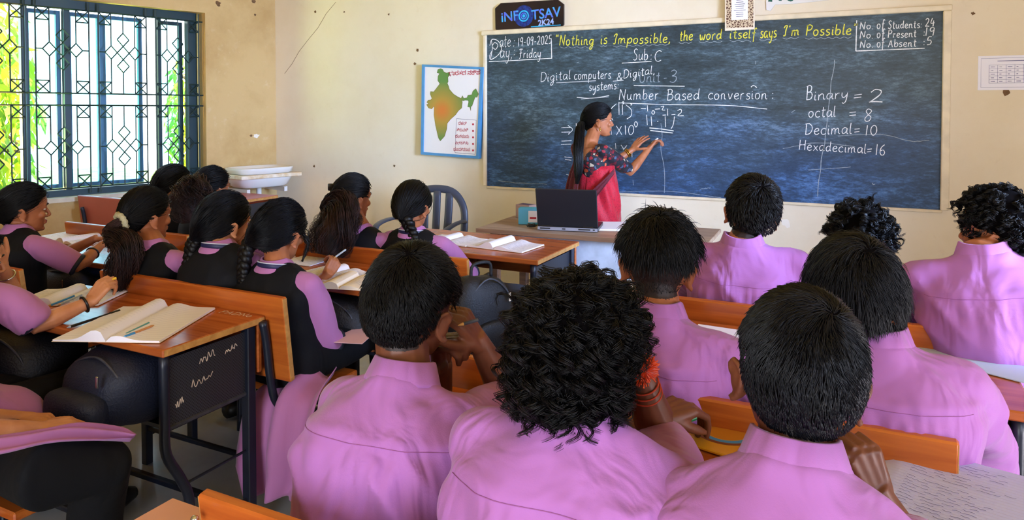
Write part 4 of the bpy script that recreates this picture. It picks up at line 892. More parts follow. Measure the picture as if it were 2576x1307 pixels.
    cut = g('cut', None)
    if cut is not None:
        bmx = bmesh.new(); bmx.from_mesh(me); bmesh.ops.delete(bmx, geom=[f for f in bmx.faces if cut(*[float((np.array(f.calc_center_median())-neck)@q) for q in (rt, fw, up)])], context='FACES'); bmx.to_mesh(me); bmx.free(); v = mverts(me)
    mset(me, v-off); top = link(g('top_name', 'kurta' if vest else 'shirt'), me, M['kurta'] if vest else M[g('shirt_mat', 'shirt')], root, True); pr.top = top
    bvh = BVHTree.FromPolygons([Vector(x) for x in v], [tuple(p.vertices) for p in me.polygons])
    if vest:
        b = MB(); torso(b, .0105, 1.0, False)
        if g('long', True): pass
        m2 = remesh(b, cv, int(10*(.009/cv)**1.6)); v2 = mverts(m2); n2 = mnorm(m2); r2 = v2-neck; z2 = r2@up
        f = 1-np.abs(vnoise(np.stack([(r2@rt)*9, (r2@fw)*9, z2*3], 1)+sd, sd))*2; v2 = v2+n2*(.006*f*np.clip(-z2/.1-.3, 0, 1))[:, None]
        mset(m2, v2-off); pr.vest = link('vest', m2, M['vest'], root, True)
        bvh = BVHTree.FromPolygons([Vector(x) for x in v2], [tuple(p.vertices) for p in m2.polygons])
        for q in 'LR':                              # navy cuff band
            el, wr = arms[q]['el'], arms[q]['wr']; fd = unit(wr-el); ov = g('over', .05); c0 = el+fd*ov if ov else sh[q]+(el-sh[q])*sl
            if not ov: fd = unit(el-sh[q])
            b = MB(); b.tube([c0-fd*.012, c0, c0+fd*.004], np.array([sw*.80+.001, sw*.80+.003, sw*.74]), 16); b.build('cuff', M['cuff'], root, True, off)
    # collar: a stand and a turned-down leaf round the neck
    k = 40; an = np.arange(k)*2*math.pi/k; C0 = neck+fw*.012+up*.0; cn = .86 if not fem else .82; R_ = []
    tiltf = lambda a: -.022*np.maximum(np.sin(a), 0)**1.0*1.0
    for rad, h in ((.060, .0), (.058, .034), (.060, .042), (.066, .041), (.080, .006), (.0835, .0), (.079, .0), (.064, .030)):
        dz = tiltf(an)*1.4+(h if not fem else h*.62); R_.append(C0+np.outer(rad*cn*s*1.06*np.cos(an), rt)+np.outer(rad*cn*s*np.sin(an)*1.02, fw)+np.outer(dz, up))
    F = []; m_ = len(R_)
    for i in range(m_):
        for j in range(k): F.append((i*k+j, i*k+(j+1) % k, ((i+1) % m_)*k+(j+1) % k, ((i+1) % m_)*k+j))
    b = MB(); b.add(np.vstack(R_), F)
    if g('collar', True): b.build('collar', M['kurta'] if vest else M[g('shirt_mat', 'shirt')], root, True, off)
    def surf_line(pts, o_=.002):
        out = []
        for p in pts:
            h = bvh.ray_cast(Vector(p-fw*.4), Vector(fw)); 
            if h[0] is not None: out.append(np.array(h[0])+np.array(h[1])*o_)
        return out
    if not vest and g('seam', True):
        pts = surf_line([neck+rt*x-up*.09 for x in np.linspace(-.17, .17, 40)], .0006)
        if len(pts) > 5: b = MB(); b.tube(pts, .0007, 5); b.build('yoke_seam', M['seam'], root, True, off)
    if g('lanyard', False):
        a2 = np.linspace(math.pi*1.0, math.pi*2.0, 18); 
        for rad, h, wd, mm_ in ((.083, .014, .009, 'lanyard'), (.0835, .0235, .0022, 'lanyard_edge'), (.0845, .0045, .0022, 'lanyard_edge')):
            b = MB(); b.tube([C0+rt*rad*.86*s*math.cos(x)+fw*(rad*.80*s*math.sin(x))+up*(h-.02*(1+math.sin(x))) for x in a2], wd, 6, flat=(up, 1, .35)); b.build('lanyard' if wd > .005 else 'lanyard_edge', M[mm_], root, True, off)
    # legs, trousers and shoes
    if g('legs', True):
        b = MB(); kz = g('knee_z', .53); kf = g('knee', .40)
        ffw = unit(np.array([fw[0], fw[1], 0])); fr = np.array([ffw[1], -ffw[0], 0]); hh = np.array([hip[0], hip[1], min(hip[2], .545)]); b.ell(hh, (.165*s, .13*s, .10*s), R=rot(yaw))
        for q in (-1, 1):
            kn = hh+ffw*kf+fr*q*.11; kn[2] = kz; an_ = kn+ffw*g('shin', .04)+fr*q*.01; an_[2] = .09
            b.tube([hh+fr*q*.085, (hh+fr*q*.085+kn)/2, kn, kn*.5+an_*.5, an_], np.array([.092, .082, .066, .060, .056])*s, 12)
            f = MB(); f.tube([an_-ffw*.05+[0, 0, -.045], an_+ffw*.03+[0, 0, -.045], an_+ffw*.13+[0, 0, -.055], an_+ffw*.175+[0, 0, -.06]], [.036, .042, .036, .02], 10); f.build('shoe', M['shoe'], root, True, off)
        m3 = remesh(b, .015, 4); mset(m3, mverts(m3)-off); link('trousers', m3, M[g('trouser_mat', 'trouser')], root, True)
    pr.surf_line = surf_line
    return pr

# ------------------------------------------------------------------ people: hair
SC, SR = np.array([0, -.006, .010]), np.array([.0785, .0995, .1045])
def zmin_boy(y, nape=-.080): return np.interp(y, [-.11, -.06, -.042, -.02, .012, .03, .05, .07, .1], [nape, nape+.004, -.035, .016, .020, .0, .03, .058, .07])
def zmin_girl(y, nape=-.088): return np.interp(y, [-.11, -.06, -.045, -.02, .015, .035, .055, .07, .1], [nape, nape+.01, -.035, -.008, .004, .005, .035, .055, .066])
def scalp_roots(n, zm, rg):
    d = rg.normal(size=(n*5, 3)); d /= np.linalg.norm(d, axis=1)[:, None]; p = SC+d*SR; p = p[p[:, 2] > zm(p[:, 1])][:n]; d = (p-SC)/SR**2; return p, d/np.linalg.norm(d, axis=1)[:, None]
def strand_mesh(paths, r0, tipf=.15):
    """paths (N,S,3) -> three sided tapering strands"""
    N, S, _ = paths.shape; t = np.gradient(paths, axis=1); t /= np.linalg.norm(t, axis=2)[..., None]+1e-9
    a = np.cross(t, np.array([.31, .52, .79])); a /= np.linalg.norm(a, axis=2)[..., None]+1e-9; b_ = np.cross(t, a)
    r = (np.asarray(r0).reshape(-1, 1)*np.ones((N, S)))*np.interp(np.linspace(0, 1, S), [0, .5, 1], [1, .85, tipf]); V = []
    for k in range(3):
        an = 2*math.pi*k/3; V.append(paths+r[..., None]*(math.cos(an)*a+math.sin(an)*b_))
    v = np.stack(V, 2).reshape(-1, 3); base = (np.arange(N)*S*3)[:, None, None]+(np.arange(S-1)*3)[None, :, None]; k = np.arange(3)[None, None, :]; k2 = (k+1) % 3
    q = np.stack([base+k+0*k2, base+k2, base+k2+3, base+k+3], -1).reshape(-1, 4); return v, q
def hair_out(pr, name, m, v, q, local=True):
    if local: v = (v*pr.hs)@pr.R.T+pr.hc
    return link(name, fast_mesh(name, v-pr.off, q), m, pr.root)
def cap(pr, zm, m, thick, name='hair', edge=.15, seed=1, bump=.003, topz=0., matte=True):
    """closed-in hair mass following the hairline"""
    K, J = 72, 26; az = np.arange(K)*2*math.pi/K; V = []; rg = np.random.default_rng(seed)
    phs = np.linspace(-1.45, 1.57, 220)
    for a in az:
        pts = SC+np.stack([np.cos(phs)*np.cos(a), np.cos(phs)*np.sin(a), np.sin(phs)], 1)*SR; ok = pts[:, 2] > zm(pts[:, 1]); i0 = np.argmax(ok[::1]) if ok.any() else 0
        bad = np.where(~ok)[0]; i0 = min(bad[-1]+1, 218) if len(bad) else 0
        V.append(phs[i0])
    V = np.array(V); V = np.convolve(np.r_[V[-2:], V, V[:2]], np.ones(5)/5, 'valid')
    u = np.linspace(0, 1, J); ph = V[:, None]+(1.5708-V[:, None])*u[None, :]**.9; d = np.stack([np.cos(ph)*np.cos(az)[:, None], np.cos(ph)*np.sin(az)[:, None], np.sin(ph)], -1)
    h = thick*np.clip(u/edge, 0, 1)**.6; h = h[None, :]+topz*np.clip(d[..., 2], 0, 1); p = SC+d*(SR+h[..., None]-.001)
    nz = vnoise(p.reshape(-1, 3)*np.array([55, 55, 30])+seed, seed).reshape(K, J); p = p+d*(nz*bump*np.clip(u/edge, 0, 1)[None, :])[..., None]
    inner = SC+d[:, 0]*(SR*.93)
    v = np.concatenate([inner[:, None], p], 1); JJ = J+1; idx = np.arange(K*JJ).reshape(K, JJ); q = np.stack([idx[:, :-1], np.roll(idx, -1, 0)[:, :-1], np.roll(idx, -1, 0)[:, 1:], idx[:, 1:]], -1).reshape(-1, 4)
    return hair_out(pr, name, m if not matte else M['hair_cap'], v.reshape(-1, 3), q)
def short_hair(pr, m, n=3500, Lt=.035, Lb=.010, whorl=(.12, -.6, .79), lift=.35, r=.0011, swirl=.35, grav=.25, curl=0., turns=2., zm=zmin_boy, seed=3, S=6, zlo=-.05, zhi=.05, frontlift=0., thick=.008, jit=.22, part=None, clump=12):
    rg = np.random.default_rng(seed); p, nn = scalp_roots(n if not curl else n//clump, zm, rg); w = SC+unit(whorl)*SR
    fl = p-w; fl -= nn*(fl*nn).sum(1)[:, None]; fl /= np.linalg.norm(fl, axis=1)[:, None]+1e-6; fl = fl+np.cross(nn, fl)*swirl
    cl = vnoise(p*38+seed, seed)[:, None]; fl = fl+np.cross(nn, fl)*cl*.6; fl /= np.linalg.norm(fl, axis=1)[:, None]
    L = Lb+(Lt-Lb)*np.clip((p[:, 2]-zlo)/(zhi-zlo), 0, 1); L = L*rg.uniform(.7, 1.15, len(p)); L = np.where(p[:, 1] > .03, L*(1+frontlift), L)
    L = np.where((p[:, 1] > -.05) & (p[:, 1] < .03) & (p[:, 2] < .05) & (Lt < .08), np.minimum(L, .009), L)
    jt = rg.normal(size=p.shape)*jit
    d = fl*(1-lift)+nn*lift+jt; d /= np.linalg.norm(d, axis=1)[:, None]; gv = np.linalg.inv(pr.R)@np.array([0, 0, -1.]); eg = np.clip((p[:, 2]-zm(p[:, 1]))/.035, 0, 1)[:, None]**.6*thick; q = p+nn*(eg*.85); P_ = [q.copy()]
    for i in range(S-1):
        d = d+gv*grav*np.clip(L/.04, 0, 2)[:, None]*.35; d /= np.linalg.norm(d, axis=1)[:, None]; q = q+d*(L/(S-1))[:, None]
        e = (q-SC)/(SR+eg+.0012); rr = np.linalg.norm(e, axis=1); q = np.where((rr < 1)[:, None], SC+e/rr[:, None]*(SR+eg+.0012), q); P_.append(q.copy())
    P_ = np.stack(P_, 1)
    if curl:
        a = np.cross(d, [.3, .5, .8]); a /= np.linalg.norm(a, axis=1)[:, None]; b_ = np.cross(d, a); ph0 = rg.uniform(0, 6.28, len(p)); sgn = np.where(rg.random(len(p)) < .5, -1, 1)
        for i in range(S):
            t = i/(S-1); ph = ph0+sgn*t*turns*6.28; P_[:, i] += curl*min(1, t*2.5)*(np.cos(ph)[:, None]*a+np.sin(ph)[:, None]*b_)
    if curl:                                         # every lock is a bundle of fine strands
        P_ = np.repeat(P_, clump, 0); ofs = rg.normal(size=(len(P_), 1, 3))*.0034; P_ = P_+ofs*np.linspace(1.2, .55, S)[None, :, None]
    v, qd = strand_mesh(P_, r*rg.uniform(.7, 1.3, len(P_)))
    o = hair_out(pr, 'hair_strands', m, v, qd); o['kind'] = 'stuff'; return o
def pulled_hair(pr, m, tie, n=1500, thick=.010, zm=zmin_girl, r=.0011, seed=5, S=9, jit=.0022, part=0.):
    """hair combed back over the skull to a tie point (head coordinates)"""
    cap(pr, zm, m, thick, 'hair', .10, seed, .0012, matte=True); rg = np.random.default_rng(seed); p, nn = scalp_roots(n, zm, rg); tie = np.asarray(tie, float)
    a = (p-SC)/SR; a /= np.linalg.norm(a, axis=1)[:, None]; e = unit((tie-SC)/SR); om = np.arccos(np.clip(a@e, -1, .9999)); P_ = []; rt_ = np.linalg.norm((tie-SC)/SR)
    for i in range(S):
        t = i/(S-1)*.98; d = (np.sin((1-t)*om)[:, None]*a+np.sin(t*om)[:, None]*e)/np.sin(om)[:, None]; rad = 1+t**3*(max(rt_, 1)-1); P_.append(SC+d*(SR+thick+.0012)*rad[..., None] if np.ndim(rad) else SC+d*(SR+thick+.0012)*rad)
    P_ = np.stack(P_, 1)+rg.normal(size=(len(p), 1, 3))*jit+rg.normal(size=(len(p), S, 3))*jit*.35
    v, q = strand_mesh(P_, r*rg.uniform(.6, 1.2, len(p)), .6); o = hair_out(pr, 'hair_strands', m, v, q); o['kind'] = 'stuff'
def tail(pr, m, pts, rad, n=350, r=.0016, wave=.004, wfreq=3, seed=9, S=18, name='ponytail', flat=1., splay=0.):
    """a bundle of strands along a world-space path"""
    c = catmull(pts, 8); s_ = np.linspace(0, 1, len(c)); t = np.linspace(0, 1, S); c = np.stack([np.interp(t, s_, c[:, i]) for i in range(3)], 1); rg = np.random.default_rng(seed)
    R_ = np.interp(t, np.linspace(0, 1, len(rad)), rad); tg = np.gradient(c, axis=0); tg /= np.linalg.norm(tg, axis=1)[:, None]; a = np.cross(tg, pr.fw); a /= np.linalg.norm(a, axis=1)[:, None]+1e-9; b_ = np.cross(tg, a)
    th = rg.uniform(0, 6.28, n); q = np.sqrt(rg.uniform(.05, 1, n)); ca, sa = np.cos(th)*q, np.sin(th)*q*flat; end = rg.uniform(.62, 1.08, n); P_ = []
    ph = rg.uniform(0, 1.2, n)+th
    for i in range(S):
        ti = np.clip(t[i]*end, 0, 1); ci = np.stack([np.interp(ti, t, c[:, k]) for k in range(3)], 1); Ri = np.interp(ti, t, R_)*(1+splay*ti); ai = a[min(S-1, i)]; bi = b_[min(S-1, i)]
        w = wave*np.sin(t[i]*wfreq*6.28+ph)*min(1, t[i]*4); w2 = wave*np.cos(t[i]*wfreq*6.28+ph*1.3)*min(1, t[i]*4); P_.append(ci+np.outer(1, ai)*(ca*Ri+w)[:, None]+np.outer(1, bi)*(sa*Ri+w2)[:, None])
    v, qd = strand_mesh(np.stack(P_, 1), r*rg.uniform(.7, 1.3, n), .4); o = hair_out(pr, name, m, v, qd, False); o['kind'] = 'stuff'
    b = MB(); b.tube(c, np.maximum(R_*.62, .004), 10); b.build('hair_core', m, pr.root, True, pr.off); return o
def braid(pr, m, pts, rad, cyc=4.5, name='braid'):
    """three plaited strands along a world-space path"""
    c = catmull(pts, 12); n = len(c); t = np.linspace(0, 1, n); tg = np.gradient(c, axis=0); tg /= np.linalg.norm(tg, axis=1)[:, None]; a = np.cross(tg, pr.fw); a /= np.linalg.norm(a, axis=1)[:, None]+1e-9; b_ = np.cross(tg, a); R_ = np.interp(t, np.linspace(0, 1, len(rad)), rad)
    for k in range(3):
        ph = t*cyc*2*math.pi+k*2*math.pi/3; x = np.sin(ph)*R_*.62; y = np.sin(2*ph)*R_*.34; b = MB(); b.tube(c+a*x[:, None]+b_*y[:, None], R_*.56, 10, flat=(a[0], 1.1, .85)); b.build(name+'_strand', m, pr.root, True, pr.off)
def scrunchie(pr, m, c, axis, R_, r, name='hair_tie'):
    ax = unit(axis); a = unit(np.cross(ax, [.2, .9, .3])); b_ = np.cross(ax, a); k = 28; an = np.arange(k)*2*math.pi/k; b = MB()
    b.tube([np.asarray(c)+(a*math.cos(q)+b_*math.sin(q))*R_*(1+.08*math.sin(q*9)) for q in an], r*(1+.25*np.sin(an*11)), 8, closed=True); b.build(name, m, pr.root, True, pr.off)
def HL(pr, p): return (np.asarray(p, float)*pr.hs)@pr.R.T+pr.hc
# ------------------------------------------------------------------ people: the class
def HC(u, vc, t, dz=.128): return P(u, vc, t)-np.array([0, 0, dz])
def student(label, u, vc, t, nk, hipY, hipX=None, nt=-.06, **k):
    neck = P(nk[0], nk[1], t+nt); hx = neck[0] if hipX is None else hipX
    sp = dict(head=HC(u, vc, t, k.pop('dz', .128)), neck=neck, hip=(hx, hipY, k.pop('hipz', .54))); sp.update(k); return human(label, sp)
# --- boys in pink shirts
B8 = student('boy with blue-black crop resting chin on fist, written pages before him', 2010, 716, 1.045, (2000, 1168), .96, yaw=8, hrot=(14, -6, 7), skin='skin_dark', stub=-.076, vox=.0035, cvox=.007, tilt=-2, drop=.075, dropL=.02, dropR=.045, shw=.152, hs=1.0, seed=8, fwdR=.05,
    arms={'R': dict(el=P(2290, 1400, 1.22), wr=P(2212, 1245, 1.20), d=P(2145, 1090, 1.20)-P(2212, 1245, 1.20), n=P(2300, 1100, 1.10)-P(2185, 1150, 1.25), curl=(70, 80, 50), thumb=(.7, .5, -.4)),
          'L': dict(el=P(1780, 1290, 1.25), wr=P(1900, 1290, 1.4))})
short_hair(B8, M['hair_blue'], 10000, .024, .007, whorl=(.25, -.55, .80), lift=.07, r=.00075, jit=.10, S=5, swirl=.5, thick=.011, seed=18, zm=lambda y: zmin_boy(y, -.080)); cap(B8, lambda y: zmin_boy(y, -.07)+.01, M['hair_blue'], .010, seed=2, edge=.35)
B7 = student('boy with a big curly black mop of hair in the middle of the nearest row', 1455, 672, 1.165, (1445, 1050), .98, yaw=4, hrot=(6, -8, 0), skin='skin_dark', cvox=.007, vox=.0035, shw=.160, seed=7, dz=.15, fwdR=.05, dropR=.05,
    arms={'R': dict(el=P(1662, 1105, 1.33), wr=P(1592, 900, 1.27), d=P(1545, 820, 1.24)-P(1592, 900, 1.27), n=P(1700, 850, 1.2)-P(1592, 900, 1.27), curl=(25, 30, 20)),
          'L': dict(el=P(1300, 1210, 1.45), wr=P(1655, 1050, 1.44), d=P(1745, 1010, 1.50)-P(1655, 1050, 1.44), n=(.1, -.2, 1), curl=((35, 40, 20), (40, 45, 25), (48, 50, 30), (55, 55, 30)), thumb=(.8, .3, -.5))}, sleeve=.95, over=.0, sleeve_r=.052)
short_hair(B7, M['hair'], 7800, .070, .055, lift=.34, r=.0009, grav=.35, curl=.0105, turns=1.9, seed=17, S=14, jit=.45, clump=13, thick=.026, whorl=(0, -.4, .9), zm=lambda y: zmin_boy(y, -.085)); cap(B7, lambda y: zmin_boy(y, -.08), M['hair'], .026, seed=4, bump=.008, edge=.3)
B6 = student('boy with short black hair and pencil at his cheek, left end of nearest row', 1036, 604, 1.42, (1008, 958), 1.0, yaw=12, hrot=(2, -4, 5), skin='skin_dark', stub=-.076, cvox=.008, vox=.0035, shw=.128, wide=.86, sleeve_r=.062, seed=6, fwdR=.05, fwdL=.05, nt=-.07,
    arms={'R': dict(el=P(1285, 1010, 1.60), wr=P(1205, 860, 1.53), d=P(1140, 770, 1.47)-P(1205, 860, 1.53), n=P(1260, 800, 1.48)-P(1200, 860, 1.53), curl=((20, 30, 20), (40, 50, 30), (55, 60, 40), (60, 60, 40)), thumb=(.7, .6, -.3)),
          'L': dict(el=P(1090, 1080, 1.60), wr=P(1112, 930, 1.55), d=P(1112, 830, 1.50)-P(1112, 930, 1.55), n=P(1000, 900, 1.6)-P(1112, 930, 1.55), curl=(60, 70, 50))}, sleeve=.93, over=0)
short_hair(B6, M['hair'], 9000, .028, .008, whorl=(.15, -.45, .88), lift=.10, r=.00075, jit=.12, S=5, seed=16, thick=.013, frontlift=.5, zm=lambda y: zmin_boy(y, -.072)); cap(B6, lambda y: zmin_boy(y, -.07)+.01, M['hair'], .012, seed=6, edge=.35)
B5 = student('boy with undercut hair and long floppy top in the second row', 1655, 535, 1.79, (1650, 790), 1.72, yaw=-8, hrot=(14, -4, 4), skin='skin_mid', stub=-.076, cvox=.008, shw=.165, seed=5, tilt=-4)
short_hair(B5, M['hair'], 5000, .052, .030, whorl=(-.05, -.35, .93), lift=.34, grav=.5, r=.0011, seed=15, S=9, thick=.026, zlo=.0, zhi=.03, zm=lambda y: np.maximum(zmin_boy(y), .022)); cap(B5, lambda y: np.maximum(zmin_boy(y)+.01, .025), M['hair'], .022, seed=7, edge=.25)
short_hair(B5, M['hair'], 3000, .006, .004, lift=.5, r=.0007, seed=25, thick=.002, S=3, zm=zmin_boy)
B4 = student('boy with thick fluffy black hair seated behind the curly haired boys', 2150, 578, 1.61, (2205, 865), 1.74, yaw=0, hrot=(16, -6, -2), skin='skin_mid', stub=-.08, cvox=.008, shw=.155, seed=4, dz=.145,
    arms={'R': dict(el=P(2478, 1180, 1.74), wr=P(2430, 1150, 2.05))})
short_hair(B4, M['hair_blue'], 5200, .060, .030, whorl=(.12, -.62, .77), lift=.18, grav=.45, r=.0009, jit=.16, seed=14, S=8, thick=.026, swirl=.6, zm=lambda y: zmin_boy(y, -.10)); cap(B4, lambda y: zmin_boy(y, -.09), M['hair_blue'], .024, seed=8, bump=.005, edge=.3)
B1 = student('boy with neat short hair seated tallest in the front row of boys', 1893, 438, 2.50, (1868, 615), 2.66, yaw=8, hrot=(12, 4, 7), skin='skin_mid', stub=-.076, cvox=.009, vox=.0045, seed=11, tilt=-3)
short_hair(B1, M['hair'], 3600, .030, .010, lift=.12, jit=.14, r=.0014, seed=11, thick=.019, zm=lambda y: zmin_boy(y, -.08)); cap(B1, lambda y: zmin_boy(y, -.065)+.006, M['hair'], .018, seed=9, edge=.3)
B2 = student('boy with curly crown half hidden behind the fluffy haired boy', 2165, 508, 2.62, (2160, 668), 2.70, yaw=0, hrot=(12, -18, 0), skin='skin_dark', cvox=.010, vox=.005, seed=12, dz=.15)
short_hair(B2, M['hair'], 3000, .06, .04, lift=.4, r=.0015, grav=.2, curl=.012, turns=1.7, seed=12, S=11, jit=.3, thick=.028); cap(B2, zmin_boy, M['hair'], .026, seed=10, bump=.007)
B3 = student('bearded boy with wavy hair turned sideways at the right edge', 2510, 472, 2.14, (2475, 640), 2.52, hipX=.36, yaw=6, hrot=(66, 0, -4), skin='skin_mid', cvox=.009, vox=.0045, seed=13, shw=.175, tilt=2, dropL=.0,
    arms={'L': dict(el=P(2350, 800, 2.45), wr=P(2340, 830, 2.6))})
short_hair(B3, M['hair'], 3400, .050, .035, lift=.25, r=.0013, grav=.4, curl=.008, turns=1.6, seed=13, S=10, jit=.25, thick=.024, zm=lambda y: zmin_boy(y, -.10)); cap(B3, lambda y: zmin_boy(y, -.09), M['hair'], .022, seed=11, bump=.006)
short_hair(B3, M['hair'], 900, .012, .010, lift=.4, r=.0012, seed=23, S=4, thick=.0, zm=lambda y: np.where((y > -.02) & (y < .12), -.105, 9.))
# --- girls in black vests
GK = dict(female=True, vest=True)
G1 = student('girl in profile at the window desk with hands folded over her notebook', 62, 455, 3.2, (42, 575), 1.86, yaw=-6, hrot=(-26, -3, 0), skin='skin_mid', cvox=.009, nt=-.03, over=.0, sleeve=.97, dz=.122,
    arms={'R': dict(el=P(200, 668, 3.16), wr=P(252, 618, 3.32), d=P(280, 605, 3.4)-P(252, 618, 3.32), curl=(40, 50, 30)), 'L': dict(el=P(140, 650, 3.4), wr=P(235, 602, 3.42), d=(.4, .8, .1))}, **GK)
pulled_hair(G1, M['hair'], (0, -.118, -.055), seed=31); tail(G1, M['hair'], [HL(G1, (0, -.118, -.055)), HL(G1, (0, -.135, -.09)), HL(G1, (0, -.12, -.16))], [.022, .026, .012], 160, seed=31)
G2 = student('girl seen from behind closest to the window, cheek turned to the board', 438, 410, 4.06, (428, 500), 2.78, yaw=0, hrot=(-20, -2, 0), skin='skin_light', cvox=.010, vox=.005, dz=.122, **GK)
pulled_hair(G2, M['hair'], (0, -.118, -.045), 900, seed=32, r=.0015)
G3 = student('girl with a bushy curly ponytail beside the stacked basins', 535, 416, 3.9, (522, 520), 2.76, yaw=2, hrot=(-8, -2, 0), skin='skin_mid', cvox=.010, vox=.005, dz=.122, **GK)
pulled_hair(G3, M['hair'], (-.01, -.125, -.01), 900, seed=33, r=.0015, jit=.004)
tail(G3, M['hair_brown'], [HL(G3, (-.0, -.12, -.02)), P(488, 470, 3.72), P(480, 505, 3.68), P(480, 560, 3.66)], [.03, .075, .115, .07], 520, .0017, wave=.013, wfreq=5, seed=33, S=22)
G4 = student('girl with a pale scrunchie and long loose ponytail down her vest', 370, 465, 2.93, (378, 612), 1.98, yaw=-4, hrot=(-8, -2, 0), skin='skin_mid', cvox=.009, dz=.122, nt=-.05,
    arms={'R': dict(el=P(440, 700, 3.0), wr=P(480, 700, 3.3))}, **GK)
pulled_hair(G4, M['hair'], (.03, -.115, -.015), 2200, seed=34); tp_ = HL(G4, (.03, -.115, -.015))
tail(G4, M['hair_brown'], [tp_, tp_+np.array([-.03, -.03, -.05]), P(322, 620, 2.76), P(306, 680, 2.75), P(298, 725, 2.76)], [.024, .038, .055, .06, .035], 700, .0014, wave=.006, wfreq=3, seed=34, S=20)
scrunchie(G4, mat('pale_yellow_scrunchie', '#b8ae88', .8, bump=.5, bscale=200), HL(G4, (.03, -.128, -.018)), HL(G4, (.03, -.2, -.03))-HL(G4, (.03, -.1, 0)), .030, .011)
G5 = student('girl with plait and navy lanyard, middle of three in black vests', 568, 477, 2.76, (548, 615), 1.98, yaw=0, hrot=(-10, -5, 2), skin='skin_light', cvox=.009, dz=.122, lanyard=True, **GK)
pulled_hair(G5, M['hair_blue'], (-.02, -.118, -.065), 2200, seed=35); braid(G5, M['hair'], [HL(G5, (-.03, -.10, -.06)), HL(G5, (-.045, -.115, -.11)), HL(G5, (-.05, -.12, -.20)), HL(G5, (-.055, -.13, -.28))], [.026, .026, .022, .015], 3.6)
G6 = student('girl with plaits and glasses writing, right end of the middle bench', 708, 497, 2.66, (690, 664), 1.99, yaw=-4, hrot=(2, -10, 4), skin='skin_mid', cvox=.008, vox=.0035, dz=.124, lanyard=True, shw=.155, over=.05, wide=1.05,
    arms={'R': dict(el=P(822, 850, 2.66), wr=P(885, 878, 2.80), d=(.3, .9, -.1), n=(.2, 0, 1)), 'L': dict(el=P(765, 745, 2.95), wr=P(822, 690, 2.92), d=P(850, 645, 2.98)-P(822, 690, 2.92), n=P(870, 700, 2.8)-P(822, 690, 2.92), curl=(55, 60, 40), thumb=(.8, .4, -.4))}, **GK)
pulled_hair(G6, M['hair_blue'], (-.045, -.112, -.05), 2600, seed=36, jit=.003); braid(G6, M['hair'], [HL(G6, (-.05, -.09, -.03)), HL(G6, (-.065, -.105, -.09)), HL(G6, (-.065, -.10, -.17)), HL(G6, (-.06, -.10, -.22))], [.028, .028, .024, .016], 3.4)
tail(G6, M['hair'], [HL(G6, (.05, .05, .01)), HL(G6, (.08, .07, -.04)), HL(G6, (.075, .06, -.11))], [.010, .008, .004], 40, .001, seed=46)
b = MB()
for q in (-1, 1): b.tube([HL(G6, (q*.033+math.cos(a)*.022, .098, -.004+math.sin(a)*.018)) for a in np.arange(16)*math.pi/8], .0014, 5, closed=True); b.tube([HL(G6, (q*.055, .098, .0)), HL(G6, (q*.078, .03, .004)), HL(G6, (q*.082, -.015, .004))], .0013, 5)
b.build('glasses', M['black'], G6.root, True, G6.off)
G7 = student('girl with long wavy brown hair loose down her back', 888, 432, 3.52, (902, 572), 2.84, yaw=-6, hrot=(-16, -4, 0), skin='skin_mid', cvox=.010, vox=.0045, dz=.124, **GK)
pulled_hair(G7, M['hair'], (-.01, -.115, .02), 1600, seed=37, r=.0014, zm=lambda y: zmin_girl(y, -.10))
tail(G7, M['hair_brown'], [HL(G7, (-.01, -.085, .0)), HL(G7, (-.02, -.105, -.06)), P(862, 530, 3.40), P(840, 580, 3.32), P(826, 640, 3.30)], [.035, .072, .095, .115, .10], 1300, .0017, wave=.014, wfreq=2.6, flat=.7, seed=37, S=24)
b = MB(); b.rbox(HL(G7, (-.035, -.105, .05)), (.05, .02, .035), .004); b.build('hair_clip', M['black'], G7.root, True, G7.off)
G8 = student('girl with one plait over her right shoulder before the plastic chair', 1039, 450, 3.4, (1036, 580), 2.86, yaw=-2, hrot=(-2, -6, 2), skin='skin_mid', cvox=.010, vox=.0045, dz=.122, lanyard=True, **GK)
pulled_hair(G8, M['hair'], (.02, -.114, -.06), 1600, seed=38, r=.0013); braid(G8, M['hair'], [HL(G8, (.03, -.10, -.06)), HL(G8, (.06, -.09, -.11)), HL(G8, (.085, -.075, -.17)), HL(G8, (.09, -.04, -.23))], [.028, .027, .024, .016], 2.6)
G9 = student('girl at the left edge holding a yellow pencil, cheek on her other hand', -75, 560, 2.36, (-80, 690), 1.12, hipX=-2.55, yaw=0, hrot=(-20, -6, 0), skin='skin_light', cvox=.008, vox=.0035, female=True, vest=False, shirt_mat='kurta', seam=False, over=.0, sleeve=.94, fwdR=.06,
    arms={'R': dict(el=P(95, 818, 2.30), wr=P(228, 758, 2.42), d=P(275, 700, 2.47)-P(228, 758, 2.42), n=P(180, 690, 2.3)-P(228, 758, 2.42), curl=((40, 45, 20), (45, 50, 30), (52, 55, 30), (58, 60, 30)), thumb=(.85, .3, -.45)), 'L': dict(el=P(52, 775, 2.62), wr=P(6, 670, 2.50), d=P(-28, 600, 2.45)-P(6, 670, 2.5), n=P(120, 600, 2.4)-P(18, 665, 2.5), curl=(25, 30, 20))})
pulled_hair(G9, M['hair'], (0, -.118, -.055), 900, seed=39)
G10 = student('girl at the lower left corner, dark trousers, pink cloth across her lap', -250, 740, 1.93, (-285, 925), 1.17, hipX=-2.28, yaw=-10, skin='skin_light', cvox=.009, female=True, vest=False, shirt_mat='kurta', seam=False, knee=.30, knee_z=.56, sleeve=.9, over=0., legs=False,
    arms={'R': dict(el=P(-75, 1088, 1.72), wr=P(95, 1078, 1.84), d=(.55, .8, -.05), n=(0, -.2, 1), curl=(30, 40, 25)), 'L': dict(el=P(-70, 1056, 1.92), wr=P(60, 1052, 1.97), d=(.9, .3, 0), n=(0, 0, 1), curl=(40, 45, 30))})
pulled_hair(G10, M['hair'], (0, -.118, -.055), 500, seed=40)
